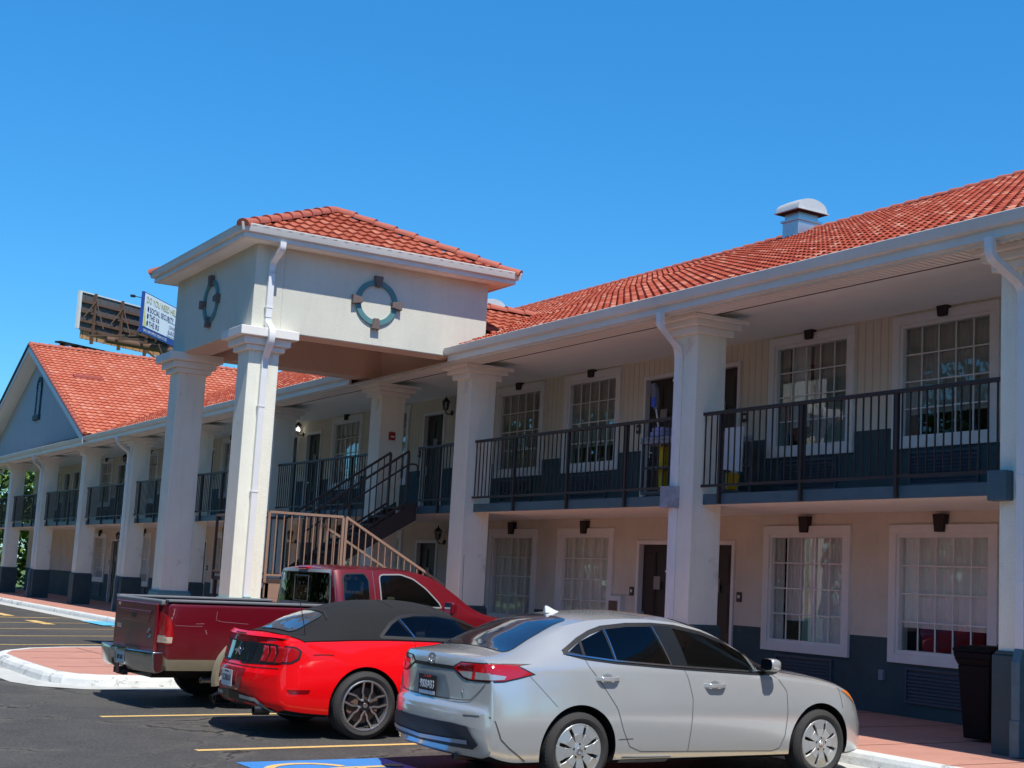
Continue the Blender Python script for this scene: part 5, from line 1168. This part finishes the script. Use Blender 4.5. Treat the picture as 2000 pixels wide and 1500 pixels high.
    # rear lamp: rear part and side part
    rl = sk.patch('tail_lamp', [(s_ * .36, .955), (s_ * .45, .998), (s_ * .80, 1.005), (s_ * .80, .875), (s_ * .58, .87), (s_ * .50, .885)], 'y', -1, .006, redl, car, grid=.03)
    sk.patch('lamp_bezel', [(s_ * .33, .955), (s_ * .44, 1.008), (s_ * .80, 1.015), (s_ * .80, .862), (s_ * .56, .86), (s_ * .49, .878)], 'y', -1, .003, black, rl, grid=.03)
    sk.patch('clear_section', [(s_ * .44, .93), (s_ * .61, .935), (s_ * .61, .878), (s_ * .585, .878), (s_ * .51, .89)], 'y', -1, .009, clr, rl, grid=.02)
    sk.patch('clear_section', [(s_ * .645, .935), (s_ * .79, .935), (s_ * .79, .882), (s_ * .645, .878)], 'y', -1, .009, clr, rl, grid=.02)
    sk.patch('dark_band', [(s_ * .40, .955), (s_ * .45, .985), (s_ * .62, .99), (s_ * .62, .945)], 'y', -1, .0085, drl, rl, grid=.03)
    sk.patch('lamp_side', [(-.84, 1.005), (-.60, .995), (-.46, .935), (-.60, .905), (-.72, .88), (-.84, .875)], 'x', s_, .006, redl, rl, grid=.03)
    sk.patch('side_bezel', [(-.84, 1.016), (-.59, 1.006), (-.43, .934), (-.60, .893), (-.72, .868), (-.84, .862)], 'x', s_, .003, black, rl, grid=.03)
    sk.patch('side_clear', [(-.84, .93), (-.70, .915), (-.72, .888), (-.84, .882)], 'x', s_, .009, clr, rl, grid=.02)
    k = MB(); sk.line([(s_ * .60, .59), (s_ * .76, .595)], 'y', -1, .01, .003, k); sk.line([(-.84, .595), (-.80, .56), (-.74, .42), (-.66, .35), (-.5, .24)], 'x', s_, .010, .003, k); lmesh(k, 'bumper_crease', seam, car)
    k = MB(); sk.line([(.45, .235), (.7, .228), (2.0, .215), (2.3, .22)], 'x', s_, .05, .012, k); lmesh(k, 'sill_moulding', alum, car, smooth=True)
    for y in (0, 2.70): tyre(car, s_ * .885, y, .316, .222, .205, s_, 'cover')
sk.patch('rear_window', rnd([(-.60, -.60), (-.50, -.13), (-.44, .10), (.44, .10), (.50, -.13), (.60, -.60)], 4, .2), 'z', 1, .006, mat('rear_glass', (.010, .016, .035), .06, spec=.9, coat=1), car, grid=.06)
sk.patch('windscreen', [(-.50, 1.38), (-.52, 1.7), (-.60, 2.12), (.60, 2.12), (.52, 1.7), (.50, 1.38)], 'z', 1, .006, cglassg, car, grid=.06)
k = MB(); fn = [(-.08, 0), (.10, 0), (.015, .028), (-.055, .06), (-.08, .062)]
h, n_ = sk.hit('z', 1, 0, .22); k.add([(-.022 * (1 - z / .10), .22 + y, h.z - .005 + z) for y, z in fn] + [(.022 * (1 - z / .10), .22 + y, h.z - .005 + z) for y, z in fn], [(0, 1, 2, 3, 4), (9, 8, 7, 6, 5)] + [(i, (i + 1) % 5, 5 + (i + 1) % 5, 5 + i) for i in range(5)]); lmesh(k, 'antenna_fin', mat('white_fin', (.72, .73, .73), .3, coat=1), car)
sk.patch('lower_valance', [(-.66, .505), (-.50, .52), (.50, .52), (.66, .505), (.75, .37), (.70, .33), (-.70, .33), (-.75, .37)], 'y', -1, .014, mat('valance_plastic', (.03, .033, .04), .55), car, grid=.05)
k = MB(); sk.line([(-.66, .385), (.0, .37), (.66, .385)], 'y', -1, .030, .022, k); lmesh(k, 'valance_strip', mat('strip_silver', (.40, .46, .54), .3, metal=.7), car)
k = MB(); sk.line([(-.76, .85), (-.69, .77), (-.62, .71), (-.5, .70), (.5, .70), (.62, .71), (.69, .77), (.76, .85)], 'y', -1, .007, .006, k)
lmesh(k, 'lid_seam', seam, car)
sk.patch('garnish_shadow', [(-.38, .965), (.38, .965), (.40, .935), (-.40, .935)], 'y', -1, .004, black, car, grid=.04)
sk.patch('plate_recess', rnd([(-.26, .885), (.26, .885), (.38, .70), (-.38, .70)], 3, .15), 'y', -1, .003, mat('recess_shade_silver', (.30, .34, .37), .4, metal=.5, coat=1), car, grid=.05)  # flat patch; the shade of the recess is put into a darker silver
yp = sk.hit('y', -1, 0, .78)[0].y - .016
pt = lmesh(MB().box(-.165, .165, yp - .004, yp, .695, .868), 'licence_plate', plated, car, bevel=.004); lmesh(MB().box(-.145, .145, yp - .006, yp - .0042, .705, .735), 'plate_strip', platew, pt); ctext('9808AB3', pt, 0, yp - .0045, .785, .098, platew, .72, 'plate_text'); ctext('GEORGIA', pt, 0, yp - .0045, .852, .026, mat('plate_red', (.5, .05, .04), .5), 1.2, 'plate_text')
ye = sk.hit('y', -1, 0, 1.0)[0].y - .008; k = MB(); n = 24
for rx, rz, cz in ((.062, .042, 1.005), (.026, .040, 1.006), (.045, .016, 1.022)):
    pts = [(rx * math.cos(2 * math.pi * i / n), ye - (.003), cz + rz * math.sin(2 * math.pi * i / n)) for i in range(n + 1)]; k.sweep(pts, [(-.005, -.003), (.005, -.003), (.005, .003), (-.005, .003)], upv=(0, 1, 0), cap=False)
lmesh(k, 'badge', chrome, car, smooth=True)
ctext('LE', car, .52, sk.hit('y', -1, .52, .78)[0].y - .004, .775, .05, chrome, 1.3, 'badge_text')
h1 = sk.hit('y', -1, .4, .4)[0]; lmesh(MB().lathe([(.025, 0), (.03, 0), (.03, .25), (.025, .25)], (.45, -.95, .24), 'y', 16), 'exhaust', rust, car, smooth=True)
# ================================================================= red convertible
mu = empty('parked_convertible', (-4.44, -5.61, 0), label='bright red convertible coupe with black soft top, parked between pickup and silver sedan', cat='car', local=True)
rows = [(-1.115, .44, .74, .50, .73, .62, .55, .635, .64, .6), (-1.10, .33, .85, .50, .83, .64, .6, .66, .67, .6), (-1.06, .30, .87, .50, .84, .72, .66, .735, .745, .5), (-1.02, .28, .885, .50, .85, .84, .67, .90, .91, .5), (-.995, .27, .89, .50, .85, .92, .68, .985, 1.0, .4),
        (-.92, .26, .91, .52, .86, .95, .68, .995, 1.012, .4), (-.72, .24, .925, .54, .87, .97, .66, 1.005, 1.03, .4), (-.40, .22, .94, .55, .87, .985, .64, 1.12, 1.19, .3), (-.05, .20, .955, .55, .865, 1.0, .61, 1.24, 1.325, .25), (.30, .2, .952, .55, .86, 1.005, .595, 1.295, 1.385, .2), (.70, .2, .945, .55, .86, 1.0, .585, 1.305, 1.395, .2),
        (1.08, .2, .945, .55, .86, .99, .58, 1.27, 1.35, .2), (1.40, .2, .945, .55, .86, .98, .60, 1.15, 1.21, .2), (1.80, .2, .945, .55, .86, .965, .66, 1.0, 1.035, .3), (2.15, .2, .95, .55, .865, .93, .66, .965, .99, .5), (2.75, .2, .95, .55, .86, .88, .64, .915, .94, .5), (3.15, .2, .92, .52, .83, .81, .6, .845, .86, .5), (3.4, .21, .86, .5, .76, .70, .54, .73, .75, .5), (3.53, .24, .76, .46, .66, .56, .46, .58, .59, .5), (3.57, .3, .66, .42, .58, .48, .4, .5, .51, .5)]
body, sk = makebody('body', rows, .25, .40, red, mu, [(0, .39), (2.72, .39)], .345, .955, step=.05, waist=.012)
# soft top split off the shell
def split_top(o, sk, pred, name, m, parent, thick=.012):
    bm = bmesh.new(); bm.from_mesh(o.data); top = [f for f in bm.faces if pred(f.calc_center_median(), f.normal)]; 
    b2 = bm.copy(); ids = {f.index for f in top}; b2.faces.ensure_lookup_table(); bmesh.ops.delete(b2, geom=[f for f in b2.faces if f.index not in ids], context='FACES')
    for v in b2.verts: pass
    b2.normal_update()
    for v in b2.verts: v.co += v.normal * .010
    me = bpy.data.meshes.new(name); b2.to_mesh(me); b2.free(); bm.free(); me.materials.clear(); me.materials.append(m)
    for p in me.polygons: p.material_index = 0
    me.shade_smooth(); q = bpy.data.objects.new(name, me); col.objects.link(q); q.parent = parent
    sm = q.modifiers.new('s', 'SOLIDIFY'); sm.thickness = thick; sm.offset = -1; return q
fab = mat('black_canvas', (.011, .011, .0115), .95, var=.12, vscale=5, bump=.5, bscale=25)
def zb_(y): return 1.035 if y > -.3 else 1.025
stop = soft_top(mu)
MG = [[(.19, 1.038), (.33, 1.16), (.415, 1.205), (.55, 1.03)], [(.575, 1.03), (.455, 1.222), (.62, 1.248), (.90, 1.252), (1.14, 1.22), (1.38, 1.14), (1.60, 1.030)]]
for g in MG: tunnel(body, g); tunnel(stop, g)
seats(mu, (.78,), (-.38, .38), 1.0, mat('seat_black', (.03, .03, .03), .8)); seats(mu, (.30,), (-.32, .32), 1.0, MATS['seat_black'], head=False)
lmesh(MB().sweep([(-.38 + .18 * math.cos(t * .42), 1.42 + .04 * math.sin(t * .42), 1.0 + .18 * math.sin(t * .42)) for t in range(16)], [(-.012, -.012), (.012, -.012), (.012, .012), (-.012, .012)], upv=(0, 1, 0)), 'steering_wheel', black, mu)
lmesh(MB().box(.12, .28, .66, .72, 1.05, 1.20), 'seat_belt', mat('red_cloth', (.5, .01, .03), .7), mu, bevel=.02)
#
gl_m = [(.17, 1.035), (.32, 1.165), (.44, 1.228), (.62, 1.258), (.90, 1.262), (1.14, 1.23), (1.38, 1.15), (1.66, 1.02), (.97, 1.015)]
for s_ in (1, -1):
    k = MB(); sk.line(scale2(gl_m, (1.01, 1.03)), 'x', s_, .03, .014, k, closed=True); lmesh(k, 'window_surround', black, mu, smooth=True)
    sk.patch('quarter_window', [(.19, 1.038), (.33, 1.16), (.415, 1.205), (.55, 1.03)], 'x', s_, .013, glassmat('blue_side_glass', (.45, .52, .60), 0, 1.25) if 'blue_side_glass' not in MATS else MATS['blue_side_glass'], mu, grid=.05)
    sk.patch('side_window', [(.575, 1.03), (.455, 1.222), (.62, 1.248), (.90, 1.252), (1.14, 1.22), (1.38, 1.14), (1.62, 1.024)], 'x', s_, .013, MATS['blue_side_glass'], mu, grid=.05)
    k = MB(); sk.line([(.56, 1.03), (.435, 1.215)], 'x', s_, .014, .021, k); lmesh(k, 'window_trim', chrome, mu)
    k = MB(); sk.line([(.56, 1.02), (.57, .9), (.57, .6), (.55, .35)], 'x', s_, .006, .002, k); sk.line([(1.85, .93), (1.87, .6), (1.84, .3)], 'x', s_, .006, .002, k)
    sk.line([(-.58, .845), (-.45, .85), (-.36, .845)], 'x', s_, .010, .002, k); lmesh(k, 'panel_seams', mat('dark_red_gap', (.12, .0, .0), .8), mu)
    sk.patch('side_marker', [(-.84, .50), (-.60, .50), (-.62, .465), (-.80, .462)], 'x', s_, .004, mat('dark_marker', (.20, .002, .004), .2, coat=1), mu, grid=.03)
    sk.patch('lamp_panel', rnd([(s_ * .16, .935), (s_ * .70, .935), (s_ * .80, .90), (s_ * .82, .80), (s_ * .76, .735), (s_ * .16, .71)], 2, .12), 'y', -1, .005, black, mu, grid=.04)
    lp = None
    for j in range(3):
        x0 = .52 + j * .105; q = sk.patch('tail_lamp', [(s_ * (x0 + .005), .912), (s_ * (x0 + .075), .912), (s_ * (x0 + .105), .84), (s_ * (x0 + .085), .755), (s_ * (x0 - .005), .745), (s_ * (x0 + .025), .84)], 'y', -1, .010, redl, mu, grid=.02, thick=.004)
    sk.patch('panel_side', rnd([(-.86, .93), (-.76, .92), (-.70, .88), (-.72, .80), (-.80, .755), (-.88, .75)], 2, .2), 'x', s_, .006, black, mu, grid=.03)
    sk.patch('lamp_side', rnd([(-.86, .915), (-.77, .905), (-.725, .875), (-.745, .81), (-.81, .77), (-.88, .768)], 2, .2), 'x', s_, .010, redl, mu, grid=.02)
    for y in (0, 2.72): tyre(mu, s_ * .965, y, .345, .256, .24, s_, 'alloy')
    h, n_ = sk.hit('x', s_, 1.5, .98); k = MB(); k.sweep([(h.x - .02 * s_, 1.5, 1.0), (h.x + s_ * .12, 1.5, 1.03), (h.x + s_ * .2, 1.52, 1.05)], [(-.03, -.03), (.03, -.03), (.03, .04), (-.03, .04)], sc=[.5, 1, .9]); lmesh(k, 'mirror', red, mu, smooth=True, bevel=.01)
    k = MB(); sk.line([(s_ * .25, .385), (s_ * .55, .375), (s_ * .66, .32), (s_ * .80, .235)], 'y', -1, .035, .012, k); sk.line([(-.86, .245), (-.70, .225), (-.42, .215)], 'x', s_, .03, .008, k); lmesh(k, 'diffuser_trim', mat('satin_trim', (.50, .50, .50), .35, metal=.6), mu)
    lmesh(MB().lathe([(.040, 0), (.050, 0), (.050, .16), (.040, .16), (.040, 0)], (s_ * .60, -1.06, .275), 'y', 20), 'exhaust', mat('dark_pipe', (.05, .05, .05), .3, metal=.8), mu, smooth=True)
    sk.patch('lower_diffuser', [(s_ * .0, .44), (s_ * .25, .42), (s_ * .5, .40), (s_ * .66, .34), (s_ * .76, .25), (s_ * .0, .25)], 'y', -1, .008, black, mu, grid=.05)
sk.patch('centre_panel', [(-.40, .92), (.40, .92), (.36, .735), (-.36, .735)], 'y', -1, .009, mat('gloss_black_panel', (.015, .02, .03), .08, coat=1), mu, grid=.05)
sk.patch('rear_window', rnd([(-.46, -.66), (-.40, -.28), (.40, -.28), (.46, -.66)], 4, .3), 'z', 1, .022, mat('rear_plastic_window', (.05, .065, .09), .05, spec=1, coat=1), mu, grid=.05)
sk.patch('windscreen', [(-.50, 1.15), (-.58, 1.78), (.58, 1.78), (.50, 1.15)], 'z', 1, .006, cglassg, mu, grid=.06)
k = MB(); vs = []
for i in range(13):
    x = -.78 + 1.56 * i / 12; d = .23 * (abs(x) / .9) ** 2.4 * .95; vs += [(x, -1.025 + d, 1.0), (x, -.99 + d, 1.038 - .01 * (abs(x) / .78) ** 2), (x, -.90 + d * .7, 1.018), (x, -.96 + d, 1.0)]
k.add(vs, [(i * 4 + j, i * 4 + (j + 1) % 4, (i + 1) * 4 + (j + 1) % 4, (i + 1) * 4 + j) for i in range(12) for j in range(4)] + [(0, 1, 2, 3), (48, 49, 50, 51)]); sp = lmesh(k, 'boot_spoiler', red, mu, smooth=True, ang=50)
k = MB(); sk.line([(-.80, .70), (-.5, .69), (.5, .69), (.80, .70)], 'y', -1, .010, .004, k); lmesh(k, 'bumper_seam', MATS['dark_red_gap'], mu)
lmesh(MB().box(-.14, .14, -1.032, -1.024, 1.005, 1.022), 'brake_lamp', drl, mu)
sk.patch('plate_recess', rnd([(-.36, .665), (.36, .665), (.28, .44), (-.28, .44)], 3, .15), 'y', -1, .004, mat('recess_shade_red', (.30, .003, .008), .4, coat=1), mu, grid=.05)  # darker body red stands in for the shade inside the plate recess
yp = sk.hit('y', -1, 0, .55)[0].y - .02
pt = lmesh(MB().box(-.155, .155, yp - .004, yp, .47, .635), 'licence_plate', platew, mu, bevel=.004); ctext('TCX8107', pt, 0, yp - .0045, .55, .09, mat('plate_ink', (.03, .03, .05), .5), .72, 'plate_text'); ctext('GEORGIA', pt, 0, yp - .0045, .617, .026, MATS['plate_ink'], 1.1, 'plate_text')
k = MB(); sk.line([(-.52, -.30), (-.3, -.24), (.3, -.24), (.52, -.30)], 'z', 1, .012, .026, k); sk.line([(-.5, .45), (.5, .45)], 'z', 1, .010, .026, k); sk.line([(-.5, .98), (.5, .98)], 'z', 1, .012, .026, k)
lmesh(k, 'fabric_seams', mat('seam_thread', (.03, .03, .03), .9), mu)
ye = sk.hit('y', -1, 0, .83)[0].y - .016      # running-horse emblem
hs_ = [(-.075, -.005), (-.05, .012), (-.02, .010), (.015, .022), (.045, .036), (.07, .030), (.082, .012), (.066, .012), (.050, .006), (.052, -.012), (.072, -.028), (.060, -.034), (.036, -.014), (.0, -.012), (-.02, -.030), (-.05, -.038), (-.045, -.028), (-.025, -.012), (-.045, -.002)]
k = MB(); k.prism([(a * 1.1, .83 + b * 1.25) for a, b in hs_], 'y', ye - .006, ye); lmesh(k, 'emblem', mat('emblem_silver', (.75, .75, .8), .2, metal=.9), mu)
h, n_ = sk.hit('z', 1, .72, -.62); lmesh(MB().tube([(.70, -.60, .99), (.70, -.63, 1.15), (.70, -.70, 1.42)], .004, 6).lathe([(.015, .98), (.010, 1.02), (.004, 1.04)], (.70, -.60, 0), 'z', 10), 'aerial', black, mu)
# ================================================================= maroon pickup
TH = R(2.4)
pk = empty('parked_pickup', (-7.55, -5.69, 0), rz=TH, label='old maroon extended-cab pickup with tan lower panels and chrome rear bumper', cat='pickup truck', local=True)
rows = [(.97, .42, .93, .8, .93, 1.2, .75, 1.68, 1.70, .1), (1.0, .42, .975, .8, .955, 1.2, .765, 1.705, 1.735, .1), (1.1, .42, .985, .8, .965, 1.2, .775, 1.72, 1.765, .1), (1.7, .42, .985, .8, .965, 1.2, .775, 1.735, 1.785, .1), (2.2, .42, .985, .8, .965, 1.19, .77, 1.72, 1.77, .1), (2.42, .42, .985, .8, .965, 1.18, .775, 1.67, 1.72, .1),
        (2.75, .42, .985, .8, .965, 1.17, .81, 1.49, 1.535, .15), (3.12, .42, .985, .8, .96, 1.16, .84, 1.26, 1.29, .3), (3.35, .42, .985, .8, .95, 1.12, .82, 1.19, 1.22, .5), (3.9, .42, .98, .78, .93, 1.06, .78, 1.12, 1.15, .5), (4.25, .42, .96, .76, .90, .98, .72, 1.04, 1.07, .5), (4.36, .42, .92, .72, .85, .86, .66, .90, .92, .5), (4.40, .42, .85, .68, .80, .72, .6, .75, .76, .5)]
cab, skc = makebody('cab', rows, .05, .22, maroon, pk, [(3.53, .46)], .375, .985, step=.08, low=(.60, tan))
mat('grey_seal', (.24, .25, .25), .4)
TQ = rnd([(1.13, 1.665), (1.44, 1.68), (1.49, 1.60), (1.485, 1.29), (1.12, 1.28)], 4, .25); TD = rnd([(1.65, 1.675), (1.97, 1.69), (2.15, 1.64), (2.33, 1.52), (2.51, 1.34), (2.54, 1.28), (1.65, 1.28)], 3, .2)
tunnel(cab, TQ); tunnel(cab, TD); tunnel(cab, [(-.70, 1.66), (.70, 1.66), (.74, 1.29), (-.74, 1.29)], ax='y', a0=.8, a1=2.25)
seats(pk, (1.95,), (-.45, .45), 1.30, mat('seat_tan', (.16, .14, .12), .9))
rb = [(-1.19, .60, .90, .8, .92, 1.12, .86, 1.20, 1.20, .9), (-1.17, .46, .965, .8, .965, 1.17, .92, 1.235, 1.235, .9), (-1.13, .42, .985, .8, .98, 1.19, .93, 1.245, 1.245, .9), (.0, .42, .985, .8, .98, 1.19, .93, 1.245, 1.245, .9), (.93, .42, .985, .8, .98, 1.19, .93, 1.245, 1.245, .9)]
bed, skb = makebody('bed', rb, .035, .0, maroon, pk, [(0, .455)], .375, .985, step=.08, low=(.60, tan))
boxcut(bed, -.86, .86, -1.08, .87, .78, 1.6)
railg = mat('bed_rail_cap', (.17, .175, .185), .5, var=.1, vscale=8)
for s_ in (-1, 1): lmesh(MB().box(min(s_ * .85, s_ * .99), max(s_ * .85, s_ * .99), -1.15, .93, 1.243, 1.275), 'bed_rail_cap', railg, pk, bevel=.01)
lmesh(MB().box(-.86, .86, -1.19, -1.07, 1.20, 1.262), 'tailgate_cap', railg, pk, bevel=.015)
tg = lmesh(MB().box(-.765, .765, -1.215, -1.12, .66, 1.215), 'tailgate', maroon, pk, bevel=.015)
k = MB(); k.prism([(-.62, 1.12), (.62, 1.12), (.52, .98), (-.52, .98)], 'y', -1.224, -1.214); lmesh(k, 'tailgate_pressing', maroon, tg, bevel=.004)
lmesh(MB().box(-.06, .06, -1.235, -1.222, 1.02, 1.09), 'tailgate_handle', black, tg, bevel=.006); lmesh(MB().box(-.63, -.47, -1.220, -1.214, .88, .93), 'badge', chrome, tg, bevel=.003); lmesh(MB().lathe([(.035, 0), (.045, -.006), (.055, 0)], (.58, -1.216, .86), 'y', 20), 'round_emblem', chrome, tg, smooth=True)
ctext('XLT', tg, -.60, -1.2145, 1.165, .05, mat('worn_sticker', (.45, .35, .35), .6), 1.4, 'badge_text')
for s_ in (1, -1):
    tl = skb.patch('tail_lamp', [(s_ * .775, 1.13), (s_ * .92, 1.12), (s_ * .955, 1.05), (s_ * .955, .86), (s_ * .775, .86), (s_ * .79, .98)], 'y', -1, .008, redl, pk, grid=.03)
    skb.patch('lamp_side', rnd([(-1.16, 1.12), (-1.10, 1.04), (-1.07, .90), (-1.07, .77), (-1.10, .75), (-1.17, .75)], 2, .2), 'x', s_, .008, redl, tl, grid=.03)
    skb.patch('reverse_lens', [(s_ * .78, .855), (s_ * .955, .855), (s_ * .95, .77), (s_ * .785, .77)], 'y', -1, .010, mat('cream_lens', (.55, .42, .30), .2, coat=1), tl, grid=.03)
    skb.patch('reverse_lens', [(-1.17, .84), (-1.075, .84), (-1.08, .77), (-1.17, .77)], 'x', s_, .012, MATS['cream_lens'], tl, grid=.03)
    k = MB(); skc.line(TQ, 'x', s_, .016, .006, k, closed=True); lmesh(k, 'quarter_window_seal', black, pk); skc.patch('rear_quarter_window', TQ, 'x', s_, .003, cgT, pk, grid=.06)
    k = MB(); skc.line(TD, 'x', s_, .018, .006, k, closed=True); lmesh(k, 'window_seal', MATS['grey_seal'], pk); skc.patch('side_window', TD, 'x', s_, .003, cgC, pk, grid=.06)
    k = MB(); skc.line([(1.03, 1.71), (1.02, 1.2), (1.03, .5)], 'x', s_, .010, .003, k); skc.line([(1.56, 1.72), (1.57, 1.2), (1.56, .5)], 'x', s_, .010, .003, k); skc.line([(2.62, 1.3), (2.75, 1.1), (2.74, .5)], 'x', s_, .010, .003, k); lmesh(k, 'door_seams', seam, pk)
    h, n_ = skc.hit('x', s_, 2.62, 1.2); k = MB(); k.sweep([(h.x - .03 * s_, 2.60, 1.24), (h.x + s_ * .08, 2.60, 1.27)], [(-.03, -.03), (.03, -.03), (.03, .03), (-.03, .03)]); mo = lmesh(k, 'mirror', black, pk)
    lmesh(MB().box(h.x + s_ * .15 - .09, h.x + s_ * .15 + .09, 2.54, 2.64, 1.19, 1.37), 'mirror_shell', maroon, mo, bevel=.035); lmesh(MB().box(h.x + s_ * .15 - .075, h.x + s_ * .15 + .075, 2.533, 2.539, 1.205, 1.355), 'mirror_glass', chrome, mo)
    for y in (0, 3.53): tyre(pk, s_ * .95, y, .375, .215, .26, s_, 'truck')
    k = MB(); n = 20; vs = []
    for i in range(n + 1):
        a = math.pi * (-.06 + 1.12 * i / n); vs += [(s_ * (.975), .455 * math.cos(a), .375 + .455 * math.sin(a)), (s_ * 1.03, .465 * math.cos(a), .375 + .465 * math.sin(a)), (s_ * 1.02, .53 * math.cos(a), .375 + .53 * math.sin(a)), (s_ * .975, .56 * math.cos(a), .375 + .56 * math.sin(a))]
    k.add(vs, [(i * 4 + j, i * 4 + j + 1, (i + 1) * 4 + j + 1, (i + 1) * 4 + j) for i in range(n) for j in range(3)]); lmesh(k, 'wheel_arch_trim', tan, pk, smooth=True)
# rear cab window with slider, brake lamp, sticker
pl = [(-.72, 1.66), (.72, 1.66), (.76, 1.27), (-.76, 1.27)]
k = MB(); skc.line(rnd([(-.745, 1.69), (.745, 1.69), (.79, 1.25), (-.79, 1.25)], 4, .12), 'y', -1, .035, .008, k, closed=True); lmesh(k, 'rear_window_seal', MATS['grey_seal'], pk, smooth=True)
rw = skc.patch('rear_window', rnd(pl, 4, .12), 'y', -1, .005, glassmat('rear_cab_glass', (.20, .21, .21), 0, 1.2), pk, grid=.08)
yb = skc.hit('y', -1, 0, 1.45)[0].y - .016; k = MB(); k.box(-.22, -.205, yb - .006, yb, 1.30, 1.62).box(.205, .22, yb - .006, yb, 1.30, 1.62).box(-.22, .22, yb - .006, yb, 1.615, 1.63).box(-.22, .22, yb - .006, yb, 1.29, 1.302); lmesh(k, 'slider_frame', mat('slider_grey', (.10, .11, .11), .4), rw)
lmesh(MB().box(-.66, -.57, yb - .004, yb, 1.55, 1.65), 'window_sticker', platew, rw); lmesh(MB().box(-.64, -.60, yb - .006, yb - .004, 1.58, 1.62), 'sticker_print', mat('sticker_blue', (.15, .15, .45), .5), rw)
lmesh(MB().box(-.14, .14, .94, 1.04, 1.70, 1.745), 'brake_lamp', redl, pk, bevel=.015)
# chrome step bumper with plate well, hitch, exhaust
k = MB(); prof = [(-.0, .66), (-.19, .665), (-.20, .63), (-.17, .46), (-.13, .42), (0, .44)]; xs = [-.98, -.90, -.60, -.28, -.27, .27, .28, .60, .90, .98]; vs = []
for x in xs:
    cp = .07 * (abs(x) / .98) ** 3; dip = .05 if abs(x) < .275 else 0; up_ = .0
    for j, (y, z) in enumerate(prof): vs.append((x, -1.20 + y + cp * (y / -.2) + (dip if y < -.1 else 0) + (cp * .6), z - (0 if abs(x) > .3 else 0)))
k.add(vs, [(i * 6 + j, i * 6 + (j + 1) % 6, (i + 1) * 6 + (j + 1) % 6, (i + 1) * 6 + j) for i in range(len(xs) - 1) for j in range(6)] + [tuple(range(6)), tuple(range(54, 60))])
bp_ = lmesh(k, 'rear_bumper', mat('scuffed_chrome', (.62, .62, .60), .22, metal=1, var=.12, vscale=5, bump=.3, bscale=9), pk, smooth=True, ang=35, bevel=.008)
lmesh(MB().box(-.27, .27, -1.385, -1.20, .662, .672), 'bumper_step', black, bp_); p_ = lmesh(MB().box(-.15, .15, -1.352, -1.344, .475, .625), 'licence_plate', platew, pk, bevel=.004)
ctext('RSP 5062', p_, 0, -1.3525, .545, .075, MATS['plate_ink'], .72, 'plate_text')
lmesh(MB().box(-.05, .05, -1.40, -1.1, .36, .43).box(-.13, .13, -1.34, -1.28, .34, .40).lathe([(.0, 0), (.028, .0), (.028, .04), (0, .05)], (0, -1.38, .43), 'z', 12), 'tow_hitch', mat('hitch_steel', (.03, .015, .015), .6), pk, smooth=True, ang=40)
for s_ in (-1, 1): lmesh(MB().lathe([(.0, 0), (.03, -.005), (.035, 0)], (s_ * .33, -1.375, .60), 'y', 14), 'bumper_bolt', chrome, bp_, smooth=True)
lmesh(MB().lathe([(.030, 0), (.038, 0), (.038, .3), (.030, .3), (.030, 0)], (.80, -.62, .33), 'y', 18), 'exhaust', mat('exhaust_metal', (.35, .33, .30), .35, metal=.9), pk, smooth=True)
lmesh(MB().box(-.45, .45, -1.1, 3.9, .33, .44).tube([(-.8, 0, .375), (.8, 0, .375)], .06, 10).lathe([(0, -.14), (.13, -.08), (.16, 0), (.13, .08), (0, .14)], (0, 0, .375), 'y', 14), 'chassis', black, pk)
k = MB(); skb.line([(-1.05, .975), (-.85, .97), (-.72, .972)], 'x', 1, .006, .002, k); skb.line([(-.55, 1.15), (-.56, 1.05), (-.48, 1.03), (-.15, 1.01)], 'x', 1, .006, .002, k); skb.line([(-.80, 1.0), (-.70, 1.003)], 'x', 1, .008, .002, k); skb.line([(-.68, .93), (-.66, .88)], 'x', 1, .012, .002, k); lmesh(k, 'paint_scratches', mat('scratch', (.26, .10, .11), .6), pk)
lmesh(MB().tube([(.86, 2.9, 1.2), (.87, 2.88, 2.0)], .003, 6), 'aerial', black, pk)
